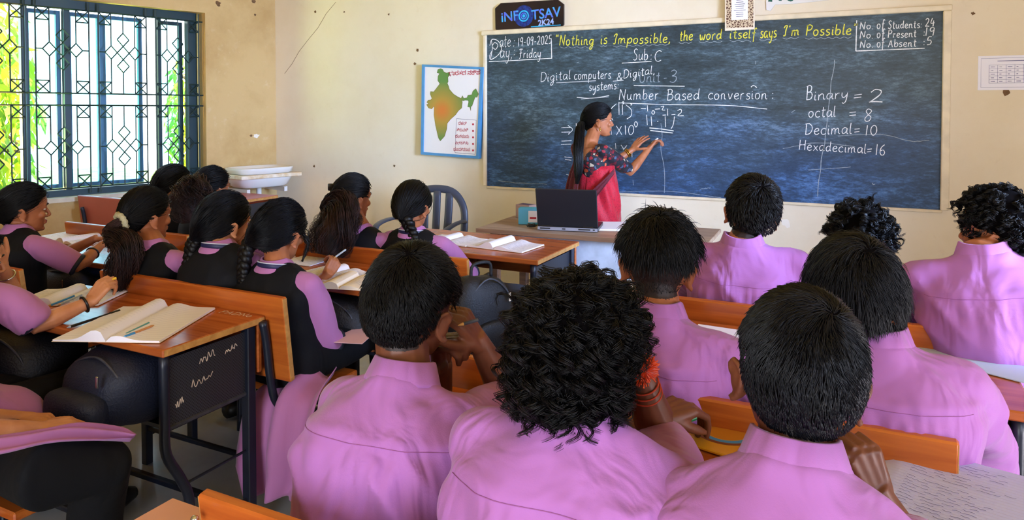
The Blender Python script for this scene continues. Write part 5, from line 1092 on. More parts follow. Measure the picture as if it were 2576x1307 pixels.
b = MB(); hp = np.array([-2.2, 1.10, .53])
b.ell(hp, (.17, .15, .08)); b.tube([hp+[.08, 0, .0], P(130, 1190, 1.74), P(258, 1172, 1.86), P(240, 1290, 1.93), P(225, 1330, 1.96)-np.array([0, 0, .25])], [.085, .088, .075, .07, .06], 14); b.tube([hp+[-.1, 0, .0], hp+[-.1, .35, .02], hp+[-.1, .38, -.3], hp+[-.1, .38, -.5]], [.10, .08, .065, .05], 12)
me = remesh(b, .012, 4); mset(me, mverts(me)-G10.off); link('trousers', me, M['trouser'], G10.root, True)
# wrist bands, bangles and thread
def band(pr, q, f, R_, r, m, name='wristband', k=24, tilt=0.):
    a = pr.arms[q]; d = unit(a['wr']-a['el']); c = a['el']+(a['wr']-a['el'])*f; x = unit(np.cross(d, [.1, .2, .9])); y = np.cross(d, x); an = np.arange(k)*2*math.pi/k
    b = MB(); b.tube([c+(x*math.cos(t)+y*math.sin(t))*R_+d*tilt*math.cos(t) for t in an], r, 7, closed=True); return b.build(name, m, pr.root, True, pr.off)
a_ = G9.arms['R']; s_ = G9.sh['R']; fd_ = unit(a_['el']-s_); c_ = s_+(a_['el']-s_)*.94; b = MB(); b.tube([c_-fd_*.014, c_, c_+fd_*.004], np.array([.051, .053, .046]), 16); b.build('cuff', M['cuff'], G9.root, True, G9.off)
band(G9, 'R', .88, .026, .0045, M['black']); band(G9, 'L', .80, .027, .003, M['chrome'], 'bracelet'); band(G1, 'R', .62, .027, .004, M['black'])
M['orange'] = mat('orange_thread', '#ff5a10', .8, sheen=.3); M['red_thread'] = mat('red_thread', '#b0381c', .8)
for f in (.60, .66, .73): band(B7, 'R', f, .031, .0016, M['red_thread'], 'red_thread', tilt=.008)
c = P(1616, 928, 1.265); rg = np.random.default_rng(3); d = rg.normal(size=(420, 3)); d /= np.linalg.norm(d, axis=1)[:, None]
pth = c+d[:, None, :]*np.linspace(0, .030, 3)[None, :, None]*rg.uniform(.7, 1.1, (420, 1, 1)); v, q = strand_mesh(pth, .0017, .8); o = link('orange_pompom', fast_mesh('orange_pompom', v-B7.off, q), M['orange'], B7.root); o['kind'] = 'stuff'
b = MB(); b.ell(c, (.017, .017, .017)); b.build('pompom_core', M['orange'], B7.root, True, B7.off)
# ------------------------------------------------------------------ teacher in a red saree
def floral():
    m, n, l, b = newmat('dark_floral_blouse'); t = n.new('ShaderNodeTexCoord'); v = n.new('ShaderNodeTexVoronoi'); v.inputs['Scale'].default_value = 42; l.new(t.outputs['Object'], v.inputs['Vector'])
    r = n.new('ShaderNodeValToRGB'); r.color_ramp.interpolation = 'CONSTANT'; sp = n.new('ShaderNodeSeparateColor'); l.new(v.outputs['Color'], sp.inputs[0]); l.new(sp.outputs[0], r.inputs[0]); e = r.color_ramp.elements
    e[0].position = 0; e[0].color = lin('#11131f'); e[1].position = .32; e[1].color = lin('#8e1626')
    for p_, c in ((.5, '#1a1d2c'), (.66, '#b8a58c'), (.74, '#5c0f1c'), (.86, '#41506a'), (.93, '#c0522e')): x = e.new(p_); x.color = lin(c)
    v2 = n.new('ShaderNodeTexVoronoi'); v2.feature = 'DISTANCE_TO_EDGE'; v2.inputs['Scale'].default_value = 42; l.new(t.outputs['Object'], v2.inputs['Vector']); r2 = n.new('ShaderNodeValToRGB'); r2.color_ramp.elements[0].position = .05; r2.color_ramp.elements[1].position = .12; l.new(v2.outputs['Distance'], r2.inputs[0])
    mx = n.new('ShaderNodeMix'); mx.data_type = 'RGBA'; mx.inputs['A'].default_value = lin('#0a0b12'); l.new(r.outputs[0], mx.inputs['B']); l.new(r2.outputs[0], mx.inputs['Factor']); l.new(mx.outputs['Result'], b.inputs['Base Color']); b.inputs['Roughness'].default_value = .7; return m
M['floral'] = floral()
def saree_mat(name, c, c2):
    m = cloth_mat(name, c, .6, .25, (16, 16, 3)); n, l = m.node_tree.nodes, m.node_tree.links; t = n.new('ShaderNodeTexCoord'); v = n.new('ShaderNodeTexVoronoi'); v.inputs['Scale'].default_value = 90; l.new(t.outputs['Object'], v.inputs['Vector'])
    r = n.new('ShaderNodeValToRGB'); r.color_ramp.elements[0].position = .25; r.color_ramp.elements[0].color = lin(c2); r.color_ramp.elements[1].position = .4; r.color_ramp.elements[1].color = lin(c); l.new(v.outputs['Distance'], r.inputs[0]); l.new(r.outputs[0], n['Principled BSDF'].inputs['Base Color']); return m
M['saree'] = saree_mat('crimson_saree', '#b31228', '#8c0d20'); M['saree_dark'] = saree_mat('maroon_saree_border', '#5a1420', '#46101a')
tn = P(1482, 356, 4.74); th_ = P(1500, 492, 4.76); th_[2] = .90
tw = P(1634, 372, 4.965); tl_ = P(1590, 377, 4.98)
TE = human('woman in red saree and floral blouse writing at the blackboard', dict(female=True, vest=False, scale=.96, hip=th_, neck=tn, head=P(1507, 258, 4.80)-np.array([0, 0, .117]), yaw=-38, hrot=(-62, -2, -2), hs=.95, skin='skin_mid', vox=.004, cvox=.008, bare=True, legs=False, collar=False, seam=False,
    shirt_mat='floral', top_name='blouse', fold=.4, sleeve=.90, over=0., sleeve_r=.056, shw=.140, drop=.060, bow=.0, wide=.92,
    cut=lambda x, y, z: (z > -.03 and abs(x) < .075) or (y < .02 and z > -.125+max(0, abs(x)-.05)*1.6 and abs(x) < .11) or z < -.245,
    arms={'R': dict(el=P(1586, 432, 4.86), wr=tw, d=P(1652, 350, 4.99)-tw, n=(-.75, -.5, .25), curl=((40, 45, 25), (45, 55, 30), (50, 60, 35), (55, 60, 35)), thumb=(.9, .35, -.3)),
          'L': dict(el=P(1545, 408, 4.97), wr=tl_, d=P(1622, 338, 5.0)-tl_, n=(-.35, -.9, .2), curl=((8, 10, 8), (10, 12, 8), (12, 14, 8), (16, 18, 10)), spread=9, thumb=(.45, .9, -.1))}))
pulled_hair(TE, M['hair'], (0, -.118, -.03), 1800, seed=50, r=.0012)
tail(TE, M['hair'], [HL(TE, (0, -.118, -.03)), P(1460, 320, 4.68), P(1455, 370, 4.60), P(1455, 425, 4.585), P(1452, 462, 4.60)], [.020, .030, .034, .030, .012], 420, .0016, wave=.002, seed=50)
scrunchie(TE, M['chrome'], HL(TE, (0, -.122, -.032)), HL(TE, (0, -.2, -.05))-HL(TE, (0, -.1, -.02)), .020, .004)
band(TE, 'L', .80, .031, .0042, M['gold'], 'bangle'); band(TE, 'L', .72, .032, .0035, M['gold'], 'bangle')
b = MB(); e0 = HL(TE, (.082, -.004, -.052))
for k in range(3): b.ell(e0-np.array([0, 0, .010*k]), (.0045+.0012*k,)*3, nu=8, nv=6)
b.build('earring', M['gold'], TE.root, True, TE.off)
# saree: skirt with pleats, wrap across the waist, end over the left shoulder
k = 120; an = np.arange(k)*2*math.pi/k; rings = []; rtT = unit(np.array([TE.rt[0], TE.rt[1], 0])); fwT = np.array([-rtT[1], rtT[0], 0]); rg = np.random.default_rng(5)
ZS = np.array([.012, .15, .40, .62, .80, .90, .98, 1.05, 1.09]); AS = np.array([.225, .205, .180, .170, .170, .166, .150, .139, .136]); DS = np.array([.20, .185, .168, .156, .150, .142, .124, .113, .110]); PS = np.array([.018, .016, .012, .011, .011, .010, .009, .007, .003])
for z in np.linspace(.012, 1.09, 34):
    a, d_, pl = np.interp(z, ZS, AS), np.interp(z, ZS, DS), np.interp(z, ZS, PS); low = np.clip((.75-z)/.3, 0, 1)
    fold = pl*(low*np.sin(an*17+1.5*np.sin(an*3)+z*1.2)+(1-low)*(np.abs(np.sin(an*3.5+z*13+.6*np.sin(an*2)))*2.0-1))+pl*.5*np.sin(an*9+z*3)
    rings.append(np.array([th_[0], th_[1], z])+np.outer((a+fold)*np.cos(an), rtT)+np.outer((d_+fold)*np.sin(an), fwT))
b = MB(); b.loft(rings); b.build('saree_skirt', M['saree'], TE.root, True, TE.off)
def drape(name, path, w, m, th=.006, parent=TE, nseg=40, rip=.006, f=5, up_=None):
    """a strip of cloth along path; w: widths' direction vectors at each path point"""
    c = catmull(path, 8); W_ = np.stack([np.interp(np.linspace(0, 1, len(c)), np.linspace(0, 1, len(w)), np.asarray(w)[:, i]) for i in range(3)], 1); tg = np.gradient(c, axis=0); tg /= np.linalg.norm(tg, axis=1)[:, None]; nr = np.cross(tg, W_); nr /= np.linalg.norm(nr, axis=1)[:, None]+1e-9
    s_ = np.linspace(-.5, .5, 22); V = []
    for i in range(len(c)): V.append(c[i]+np.outer(s_, W_[i])+np.outer(rip*np.sin(s_*6.28*f+i*.05)+rip*.5*np.sin(s_*6.28*f*.6+1), nr[i]))
    V = np.array(V); n_, k_ = V.shape[:2]; N_ = np.repeat(nr[:, None], k_, 1)*th; v = np.vstack([(V+N_/2).reshape(-1, 3), (V-N_/2).reshape(-1, 3)]); o = n_*k_; F = []
    for i in range(n_-1):
        for j in range(k_-1): a = i*k_+j; F.append((a, a+1, a+k_+1, a+k_)); F.append((o+a, o+a+k_, o+a+k_+1, o+a+1))
    for j in range(k_-1): F.append((j, o+j, o+j+1, j+1)); a = (n_-1)*k_+j; F.append((a, a+1, o+a+1, o+a))
    for i in range(n_-1): a = i*k_; F.append((a, a+k_, o+a+k_, o+a)); a += k_-1; F.append((a, o+a, o+a+k_, a+k_))
    b = MB(); b.add(v, F); return b.build(name, m, parent.root, True, parent.off)
cz = lambda a, z, ra, rd: np.array([th_[0], th_[1], z])+rtT*ra*math.cos(a)+fwT*rd*math.sin(a)
drape('saree_border', [cz(a, z, .186, .168) for a, z in ((-1.9, .70), (-1.5, .76), (-1.1, .83), (-.7, .91), (-.3, .99), (.1, 1.06))], [(0, 0, .16), (0, 0, .14), (.0, 0, .11), (0, 0, .08), (0, 0, .05), (0, 0, .03)], M['saree_dark'], rip=.002, f=2)
ls = TE.sh['L']
drape('saree_end', [ls+TE.fw*.09-np.array([0, 0, .12]), ls+TE.fw*.05+np.array([0, 0, .045]), ls-TE.fw*.05+np.array([0, 0, .035]), P(1452, 405, 4.70), P(1443, 440, 4.68), P(1436, 480, 4.67), P(1434, 560, 4.68)], [TE.rt*.10, TE.rt*.10, TE.rt*.10, TE.rt*.10, TE.rt*.12, TE.rt*.14, TE.rt*.16], M['saree_dark'], rip=.010, f=3)
ch = thing('chalk_stick', 'white chalk stick in the fingers of the woman in red', 'chalk', P(1650, 352, 4.985)); b = MB(); b.tube([(-.025, -.02, -.02), (.012, .012, .012)], .005, 8); b.build('stick', M['white'], ch)

# ------------------------------------------------------------------ teacher's table and what lies on it
M['old_wood'] = wood_mat('worn_pale_table_wood', '#8d6f56', '#b3967a', .4, spec=.4)
M['old_edge'] = wood_mat('scuffed_table_edge', '#6b4a36', '#8f6a4c', .5)
M['white_panel'] = mat('scuffed_white_panel', '#c8ccd6', .5, var=.35, vscale=7, detail=8)
tb = thing('teacher_table', 'worn pale wooden table with white front panel before the blackboard', 'table', (-1.42, 4.02, 0), math.radians(2.5)); TW, TD = 1.34, .56
b = MB(); b.rbox((0, 0, .738), (TW, TD, .024), .004); b.build('tabletop', M['old_wood'], tb); b = MB(); b.box((0, -TD/2-.001, .738), (TW, .003, .024)); b.build('edge_strip', M['old_edge'], tb)
b = MB(); b.box((.05, -TD/2+.06, .615), (TW-.30, .018, .20)); b.build('front_panel', M['white_panel'], tb)
b = MB(); b.box((0, TD/2-.05, .66), (TW-.14, .02, .10)); b.build('back_apron', M['old_edge'], tb)
for s in (-1, 1):
    b = MB(); b.box((s*(TW/2-.12), 0, .66), (.02, TD-.12, .10)); b.build('side_apron', M['old_edge'], tb)
    for q in (-1, 1): b = MB(); b.rbox((s*(TW/2-.10), q*(TD/2-.06), .363), (.05, .05, .726), .004); b.build('leg', M['old_edge'], tb)
lp = thing('laptop', 'open black laptop seen from behind on the pale table', 'laptop', (-1.545, 3.84, .751), math.radians(12)); LW = .355
b = MB(); b.rbox((0, .12, .014), (LW, .24, .026), .004); b.build('base', M['black'], lp)
b = MB(); b.rbox((0, -.001, .013), (LW-.004, .006, .020), .002); b.build('rear_strip', mat('silver_plastic', '#9a9aa6', .35, .6), lp)
for x, w_ in ((-.13, .06), (-.02, .02), (.10, .07), (.155, .012)): b = MB(); b.box((x, -.0045, .014), (w_, .002, .007)); b.build('vent' if w_ > .05 else 'port', M['black'], lp)
R = np.array(Matrix.Rotation(math.radians(17), 3, 'X')); b = MB(); b.rbox(np.array([0, .012, .026])+R@np.array([0, 0, .117]), (LW, .010, .236), .004, R=R); b.build('lid', mat('matte_black_lid', '#0a0a10', .5), lp)
b = MB(); b.box(np.array([0, .012, .026])+R@np.array([0, .0055, .12]), (LW-.03, .001, .20), R=R); b.build('screen', mat('dark_screen', '#181c28', .15), lp)
b = MB(); b.box((0, .11, .0275), (LW-.06, .10, .001)); b.build('keyboard', M['steel_worn'], lp)
for x in (-.12, .12): b = MB(); b.tube([(x-.03, .008, .026), (x+.03, .008, .026)], .007, 8); b.build('hinge', M['black'], lp)
tbx = thing('tissue_box', 'small blue and white carton beside the laptop', 'box', (*onz(1330, 562, .752)[:2], .751), .3); b = MB(); b.rbox((0, 0, .05), (.12, .07, .10), .003); b.build('carton', mat('sky_blue_carton', '#4fb0dc', .5), tbx); b = MB(); b.box((.03, -.0358, .05), (.055, .001, .07)); b.build('printed_panel', M['paper'], tbx); b = MB(); b.box((.032, -.0365, .042), (.04, .001, .012)); b.build('red_stripe', M['red_ink'], tbx)
bx2 = thing('small_box', 'small brown carton behind the blue and white carton', 'box', (*onz(1316, 549, .752)[:2], .751), -.2); b = MB(); b.rbox((0, .03, .045), (.11, .08, .09), .003); b.build('carton', mat('brown_card', '#8a6a5a', .7), bx2); b = MB(); b.box((0, .03, .0905), (.09, .06, .001)); b.build('lid', mat('dull_purple_card', '#4a3448', .7), bx2)
cb = thing('charging_cable', 'black cable coiled on the table left of the laptop', 'cable', (*onz(1336, 572, .752)[:2], .752)); rg = np.random.default_rng(8)
pts = [(math.cos(t*2.3)*.045*rg.uniform(.4, 1.1), math.sin(t*2.3)*.028*rg.uniform(.4, 1.1), .005+.018*rg.uniform(0, 1)) for t in range(16)]; b = MB(); b.tube(catmull(pts, 6), .0024, 6); b.build('wire', M['black'], cb, True)
pp = thing('loose_papers', 'white papers lying right of the laptop on the table', 'papers', (*onz(1540, 570, .752)[:2], .751), .3)
for i in range(3): b = MB(); b.box((.01*i-.02, .008*i, .0012+.0024*i), (.21, .29, .002), rz=.12*i-.1); b.build('sheet', M['paper'], pp)
# plastic chair by the wall
M['grey_plastic'] = mat('dark_grey_plastic', '#3d4250', .35)
pc_ = thing('plastic_chair', 'dark grey plastic armchair against the front wall', 'chair', (-2.86, 4.30, 0), math.radians(8))
b = MB(); b.rbox((0, -.02, .43), (.46, .44, .022), .01); b.build('seat', M['grey_plastic'], pc_)
arch = catmull([(-.225, .22, .43), (-.235, .25, .60), (-.215, .27, .74), (-.13, .29, .835), (0, .295, .86), (.13, .29, .835), (.215, .27, .74), (.235, .25, .60), (.225, .22, .43)], 6); b = MB(); b.tube(arch, .024, 8, flat=((0, 1, .2), .55, 1.2)); b.build('back_frame', M['grey_plastic'], pc_, True)
for x in (-.10, 0, .10): b = MB(); b.tube(catmull([(x*.8, .225, .43), (x*.95, .26, .6), (x, .285, .845-abs(x)*.15)], 5), .026, 8, flat=((0, 1, .1), .35, 1.2)); b.build('back_slat', M['grey_plastic'], pc_, True)
for s in (-1, 1):
    b = MB(); b.tube(catmull([(s*.232, .25, .62), (s*.27, .12, .65), (s*.275, -.10, .645), (s*.26, -.21, .60), (s*.24, -.22, .43)], 5), .02, 8, flat=((0, 0, 1), .6, 1.3)); b.build('armrest', M['grey_plastic'], pc_, True)
    for y in (-.20, .19): b = MB(); b.tube([(s*.20, y, .43), (s*.245, y*1.18, 0)], [.026, .02], 8); b.build('leg', M['grey_plastic'], pc_, True)

# ------------------------------------------------------------------ notebooks, sheets, pens
M['paper_blue_shade'] = mat('white_paper_blue_shade', '#bfc2ea', .7); M['paper_grey'] = mat('pale_grey_paper', '#b6c0cc', .7)  # ledger's white paper has the blue cast of shade put into its colour
def page_writing(b, x0, x1, y0, y1, zf, lines, seed, size=.0011, margin=True):
    rg = np.random.default_rng(seed)
    for i in range(lines):
        y = y1-(i+.7)*(y1-y0)/lines
        if rg.random() < .12: continue
        xe = x0+(x1-x0)*rg.uniform(.55, .95); xs = np.arange(x0, xe, .0045); yy = y+rg.uniform(-.0018, .0018, len(xs)); L = []; s0 = 0
        while s0 < len(xs)-3:
            e0 = s0+int(rg.integers(4, 11)); q = np.stack([xs[s0:e0], yy[s0:e0], [zf(x) for x in xs[s0:e0]]], 1)
            if len(q) > 2: L.append(q)
            s0 = e0+2
        ribbons(b, L, (0, 0, 1), size*.5, lift=.0006)
def open_notebook(label, c, rz, w=.17, h=.24, z=.751, lift=.022, paper='paper', lines=14, seed=1, tilt=0., group=None, left=True, right=True, thick=.006, write=True):
    """an open exercise book: curved page blocks either side of the spine"""
    t = thing('open_notebook', label, 'notebook', (c[0], c[1], z), rz, group)
    prof = lambda x, s: thick+lift*math.exp(-((abs(x)-.035)/.040)**2)*(1 if s < 0 else .45)
    for s in (-1, 1):
        if (s < 0 and not left) or (s > 0 and not right): continue
        xs = np.linspace(.001, w, 12)*s; top = np.array([prof(x, s) if i else .003 for i, x in enumerate(xs)]); R_ = []
        for y in (-h/2, h/2): R_.append(np.concatenate([np.stack([xs, np.full(12, y), top], 1), np.stack([xs[::-1], np.full(12, y), np.full(12, .0012)], 1)]))
        b = MB(); b.loft(R_ if s > 0 else R_[::-1]); pb_ = b.build('page_block', M[paper], t, 'auto')
        b = MB(); zf = lambda x, s=s: prof(x, s)
        for i in range(lines+1): y = -h/2+.02+(h-.04)*i/lines; ribbons(b, [np.stack([xs[1:], np.full(11, y), [zf(x) for x in xs[1:]]], 1)], (0, 0, 1), .00035, lift=.0004)
        b.build('ruled_lines', M['rule'], pb_)
        b = MB(); x0, x1 = (xs[2], xs[-1]) if s > 0 else (xs[-1], xs[2]); page_writing(b, min(x0, x1)+.012, max(x0, x1), -h/2+.02, h/2-.02, zf, lines, seed+s)
        if b.n and write: b.build('handwriting', M['ink'], pb_)['kind'] = 'stuff'
    b = MB(); b.box((0, 0, .0006), (2*w+.004, h+.004, .0012)); b.build('cover', M['paper_warm'], t); return t
def sheet(label, c, rz, w, h, z=.7515, paper='paper', lines=0, seed=1, name='paper_sheet', curl=0.):
    t = thing(name, label, 'paper', (c[0], c[1], z), rz); n = 10; xs = np.linspace(-w/2, w/2, n); zz = curl*np.abs(xs/(w/2))**3
    R_ = [np.concatenate([np.stack([xs, np.full(n, y), zz+.0022], 1), np.stack([xs[::-1], np.full(n, y), zz[::-1]], 1)]) for y in (-h/2, h/2)]
    b = MB(); b.loft(R_); pb_ = b.build('page', M[paper], t)
    if lines:
        zf = lambda x: curl*abs(x/(w/2))**3+.0024; b = MB()
        for i in range(lines): y = -h/2+.015+(h-.03)*i/(lines-1); ribbons(b, [np.stack([xs[:], np.full(n, y), [zf(x) for x in xs]], 1)], (0, 0, 1), .0003, lift=.0002)
        b.build('ruled_lines', M['rule'], pb_); b = MB(); page_writing(b, -w/2+.02, w/2-.01, -h/2+.02, h/2-.02, zf, lines, seed)
        if b.n: b.build('handwriting', M['ink_dark'], pb_)['kind'] = 'stuff'
    return t
def pen(label, p0, p1, m, r=.0042, name='pen', tip=None, cap_=None):
    p0, p1 = np.asarray(p0, float), np.asarray(p1, float); t = thing(name, label, name, p0); d = unit(p1-p0); L = np.linalg.norm(p1-p0)
    b = MB(); b.tube([d*.012, d*(L-.0)], r, 8); b.build('barrel', M[m] if isinstance(m, str) else m, t, 'auto')
    b = MB(); b.tube([[0, 0, 0], d*.012], [r*.2, r], 8); b.build('tip', tip or M['wood_edge'], t, 'auto')
    if cap_: b = MB(); b.tube([d*(L-.035), d*(L+.004)], r*1.25, 8); b.build('cap', cap_, t, 'auto')
    return t
M['yellow_paint'] = mat('yellow_pencil_paint', '#e0b02a', .4); M['teal_pen'] = mat('blue_green_pen', '#4f98a0', .35); M['tan_pencil'] = mat('tan_pencil', '#c98a58', .5); M['green_cap'] = mat('green_pen_cap', '#1f8f4a', .35); M['blue_pen'] = mat('blue_pen', '#3f8fd0', .35); M['grey_plastic_clear'] = mat('clear_pen_barrel', '#a8b4bc', .25)
def mid(*p): return np.mean([onz(u, v, z) for u, v, z in p], 0)
zt = .752
A_, B_ = onz(266, 856, .757), onz(425, 772, .757); rz1 = math.atan2(*(B_-A_)[[1, 0]])-math.pi/2
N1 = open_notebook('large open notebook with two pencils, nearest end of the left desk', (A_+B_)/2, rz1, .165, np.linalg.norm(B_-A_)*1.0, z=zt, seed=2, lift=.03, lines=18, write=False)
pen('blue-green pen lying on the large open notebook', onz(312, 842, .768), onz(374, 812, .768), 'teal_pen', .0040, tip=M['teal_pen']); pen('tan pencil beside the blue-green pen on the open notebook', onz(388, 817, .767), onz(316, 846, .767), 'tan_pencil', .0038, name='pencil', cap_=M['blue_pen'])
open_notebook('open notebook under the arm of the girl with yellow pencil', onz(180, 745, .757), rz1+.05, .16, .22, z=zt, seed=4)
pen('black pen lying on the desk left of the large open notebook', onz(168, 824, .757), onz(298, 782, .757), 'black', .0045, cap_=M['black'], tip=M['grey_plastic_clear']); pen('blue ball pen on the far open notebook', onz(120, 770, .774), onz(186, 744, .774), 'blue_pen', .004); pen('white ball pen beside the blue ball pen', onz(145, 768, .774), onz(205, 742, .774), 'grey_plastic_clear', .0038)
pen('yellow pencil held up by the girl at the left edge', P(262, 709, 2.47), P(292, 699, 2.50), 'yellow_paint', .0045, name='pencil')
open_notebook('open notebook at the right end of the front girls desk', mid((1228, 636, .757), (1310, 598, .757)), -.08, .165, .23, z=zt, seed=6, lift=.03); open_notebook('open notebook left of the front desk end, half behind the plaited girl', onz(1140, 603, .757), -.05, .15, .22, z=zt, seed=8)
pen('light blue pen lying in the shelf of the front girls desk', np.array([-1.62, 3.12, .499]), np.array([-1.55, 3.25, .499]), 'blue_pen', .005)
open_notebook('open white notebook under the writing hand of the girl with glasses', onz(835, 690, .757), -.1, .15, .22, z=zt, seed=10); sheet('white notebook at the far edge of the writing girl desk', onz(775, 652, .757), .05, .18, .2, z=zt, lines=10, seed=11); open_notebook('tan covered notebook hanging over the near edge of the middle desk', onz(880, 708, .76), .25, .10, .2, z=.7535, paper='paper_warm', seed=12)
pen('grey pen in the hand of the girl with glasses', P(838, 650, 2.96), P(870, 627, 2.99), 'grey_plastic_clear', .004)
open_notebook('open notebook in front of the profile girl by the window', onz(215, 602, .757), -.12, .16, .22, z=zt, seed=14); sheet('white sheet at the left end of the window desk', onz(150, 590, .757), .1, .16, .2, z=zt, lines=9, seed=15)
pen('pen lying on the notebook of the profile girl', onz(222, 618, .775), onz(255, 600, .775), 'blue_pen', .0035)
sheet('white page on the desk beyond the girl with the scrunchie', onz(425, 612, .757), 0, .17, .2, z=.7525, lines=8, seed=16)
# yellow notebook with a printed ring, written pages, right-hand sheets
yb = thing('yellow_notebook', 'yellow covered notebook with black label and blue ring before the curly boy', 'notebook', (*onz(1815, 1072, .756)[:2], zt), math.radians(-14)); M['yellow'] = mat('mustard_yellow_cover', '#d89a1c', .4)
b = MB(); b.rbox((0, 0, .004), (.19, .25, .007), .002); b.build('cover', M['yellow'], yb); b = MB(); b.box((-.045, .085, .0079), (.08, .024, .0008)); b.build('label', M['black'], yb)
st, w = strokes('Classmate'.replace('C', 'C').replace('t', 't'), .5); L = [np.stack([-.078+p[:, 0]/w*.066, .079+p[:, 1]/9*.013, np.full(len(p), .0084)], 1) for p in st]; b = MB(); ribbons(b, L, (0, 0, 1), .0008); b.build('label_lettering', mat('yellow_lettering', '#f0d060', .5), yb)
def ring_plate(b, r0, r1, z, c=(0.02, -.02), k=40, sq=1.): an = np.arange(k)*2*math.pi/k; o_ = np.stack([c[0]+np.cos(an)*r1, c[1]+np.sin(an)*r1*sq, np.full(k, z)], 1); n_ = np.stack([c[0]+np.cos(an)*r0, c[1]+np.sin(an)*r0*sq, np.full(k, z)], 1); b.add(np.vstack([o_, n_]), [(q, (q+1) % k, (q+1) % k+k, q+k) for q in range(k)])
for r0, r1, z, m in ((.060, .070, .0078, mat('brown_print', '#7a3f1c', .5)), (.048, .060, .0078, M['blue_pen']), (.0, .046, .0078, mat('ochre_print', '#c07a20', .5))): b = MB(); ring_plate(b, r0+.0001, r1, z); b.build('printed_ring', m, yb)
pen('green capped pen in the hand over the yellow notebook', onz(1712, 1062, .775), onz(1764, 1044, .785), 'grey_plastic_clear', .005, tip=M['grey_plastic_clear'], cap_=M['green_cap'])
C0, C1, C2 = onz(2125, 1062, .756), onz(2488, 1158, .756), onz(2300, 1330, .756); rzw = math.atan2(*(C1-C0)[[1, 0]])
open_notebook('large ruled pages full of handwriting beside the boy resting on his fist', (C0+C1+C2+onz(2000, 1210, .756)*0+(C0+C2-C1))/4, rzw, .24, .29, z=zt, lift=.012, lines=22, seed=20, paper='paper_blue_shade')
sheet('pale sheet hanging over the desk end at the far right', onz(2465, 900, .757), -.45, .30, .21, z=zt, curl=.0, paper='paper_grey'); sheet('pale loose sheet on the desk before the undercut boy', onz(1812, 852, .757), -.05, .2, .26, z=zt, lines=0)
sheet('pale pink sheet on the lap of the girl with glasses', P(885, 905, 2.72), .3, .16, .2, z=.60, paper='paper_pink')
pen('pencil held upright beside the cheek of the left nearest boy', P(1141, 762, 1.45), P(1146, 690, 1.47), 'tan_pencil', .0038, name='pencil', cap_=M['white']); pen('grey pen between the fingers of the left nearest boy', P(1152, 818, 1.45), P(1202, 804, 1.47), 'steel_worn', .0038)

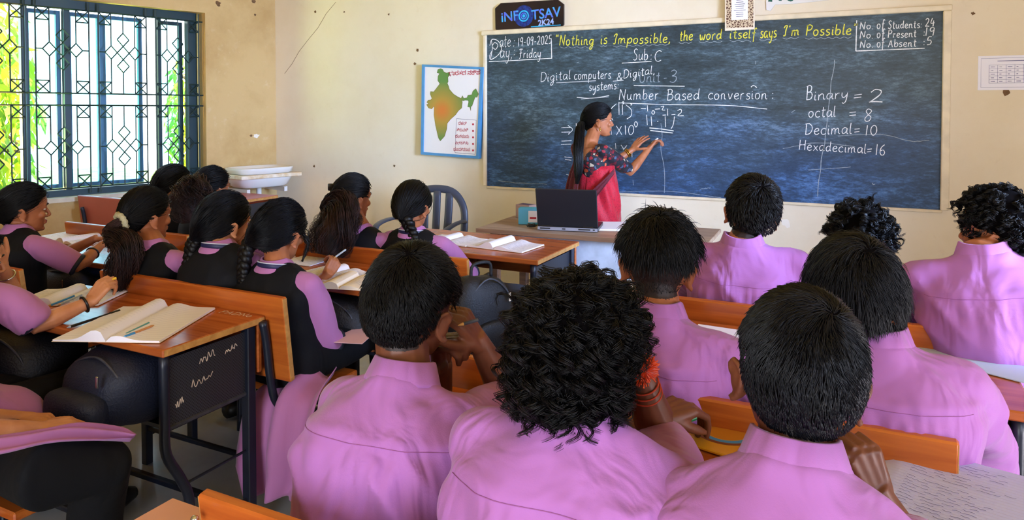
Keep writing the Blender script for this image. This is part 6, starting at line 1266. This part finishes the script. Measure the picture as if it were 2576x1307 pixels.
# ------------------------------------------------------------------ school bags
def bag(label, c, size, rz, m, seed=1, pitch=0., puff=3.2, name='school_bag', zipc='chrome', straps=True):
    t = thing(name, label, 'bag', c, rz); a, d, h = size; rg = np.random.default_rng(seed); Rm = rot(0, pitch, 0)
    def blob(ca, sa, cz_, k=26, J=14, p=puff):
        V = []
        for j in range(J+1):
            ph = -math.pi/2+math.pi*j/J; cp, sp_q = math.cos(ph), math.sin(ph); r_ = abs(cp)**(2/p); z = math.copysign(abs(sp_q)**(2/p), sp_q)
            for i in range(k):
                th = 2*math.pi*i/k; V.append((ca[0]+sa[0]*r_*math.copysign(abs(math.cos(th))**(2/p), math.cos(th)), ca[1]+sa[1]*r_*math.copysign(abs(math.sin(th))**(2/p), math.sin(th)), ca[2]+sa[2]*z))
        V = np.array(V); nz = vnoise(V*11+seed, seed); V = V+(V-np.array(ca))*(nz*.10)[:, None]; F = [(j*k+i, j*k+(i+1) % k, (j+1)*k+(i+1) % k, (j+1)*k+i) for j in range(J) for i in range(k)]; b = MB(); b.add(V@Rm.T, F); return b
    blob((0, 0, h/2), (a/2, d/2, h/2), 0).build('body', M[m], t, True); blob((0, -d*.52, h*.36), (a*.36, d*.16, h*.26), 0).build('front_pocket', M[m], t, True)
    b = MB(); b.tube(catmull([(-a*.42, -d*.30, h*.45), (-a*.36, -d*.36, h*.80), (0, -d*.34, h*.985), (a*.36, -d*.36, h*.80), (a*.42, -d*.30, h*.45)], 5)@Rm.T, .004, 6); zp_ = b.build('zip', M['steel_worn'], t, True)
    b = MB(); b.rbox(np.array([a*.30, -d*.52, h*.80])@Rm.T, (.010, .006, .035), .002); b.build('zip_pull', M[zipc], zp_)
    b = MB(); b.tube(catmull([(-.05, 0, h*.97), (-.04, 0, h*1.1), (.04, 0, h*1.1), (.05, 0, h*.97)], 5)@Rm.T, .007, 6); b.build('grab_handle', M[m], t, True)
    if straps:
        for s in (-1, 1): b = MB(); b.tube(catmull([(s*.07, d*.42, h*.95), (s*.11, d*.62, h*.75), (s*.12, d*.62, h*.35), (s*.13, d*.45, h*.08)], 5)@Rm.T, .018, 8, flat=((1, 0, 0), 1.3, .4)); b.build('strap', M[m], t, True)
    return t
bag('navy school bag stuffed in the shelf of the left desk', (-2.06, 1.46, .49), (.30, .32, .225), 0, 'navy_fabric', 2, puff=3.4)
bag('black school bag at the left end of the left desk shelf', (-2.58, 1.44, .49), (.36, .32, .22), .1, 'black_fabric', 3)
bag('black school bag in the shelf under the tan notebook', (-1.95, 2.32, .49), (.40, .34, .22), 0, 'black_fabric', 4)
bag('black backpack with white zip pull standing on the bench right of the braided girl', (-1.36, 2.47, .37), (.28, .15, .43), 1.15, 'black_fabric', 5, zipc='white')
bag('dark bag on the shelf of the window desk', (-3.4, 2.16, .49), (.36, .3, .21), 0, 'navy_fabric', 6)
# cloth hanging from the girls
def hang(pr, name, path, w, m, rip=.016, f=2.4, th=.005): return drape(name, path, w, m, th, pr, rip=rip, f=f)
X0 = np.array([-1.80, 1.90, .47])
hang(G6, 'kurta_tail', [X0+[-.02, .08, .03], X0+[-.0, -.06, -.02], X0+[.0, -.10, -.16], X0+[-.01, -.09, -.26], X0+[-.03, -.08, -.36]], [(.30, 0, .06), (.34, 0, .05), (.34, 0, .04), (.33, .02, .02), (.24, 0, .05)], M['kurta'], rip=.022)
X1 = np.array([-1.85, 2.74, .47]); hang(G8, 'kurta_tail', [X1+[0, .08, .03], X1+[0, -.04, -.02], X1+[0, -.07, -.14], X1+[.02, -.06, -.32]], [(.34, 0, 0)]*4, M['kurta'], rip=.02)
hang(G10, 'lap_cloth', [P(-60, 1125, 1.60), P(60, 1108, 1.68), P(170, 1088, 1.77), P(280, 1092, 1.86), P(335, 1100, 1.90)], [(-.05, .11, 0), (-.05, .11, .0), (-.045, .10, .0), (-.03, .07, .0), (-.01, .02, 0)], M['kurta'], rip=.006, f=2)
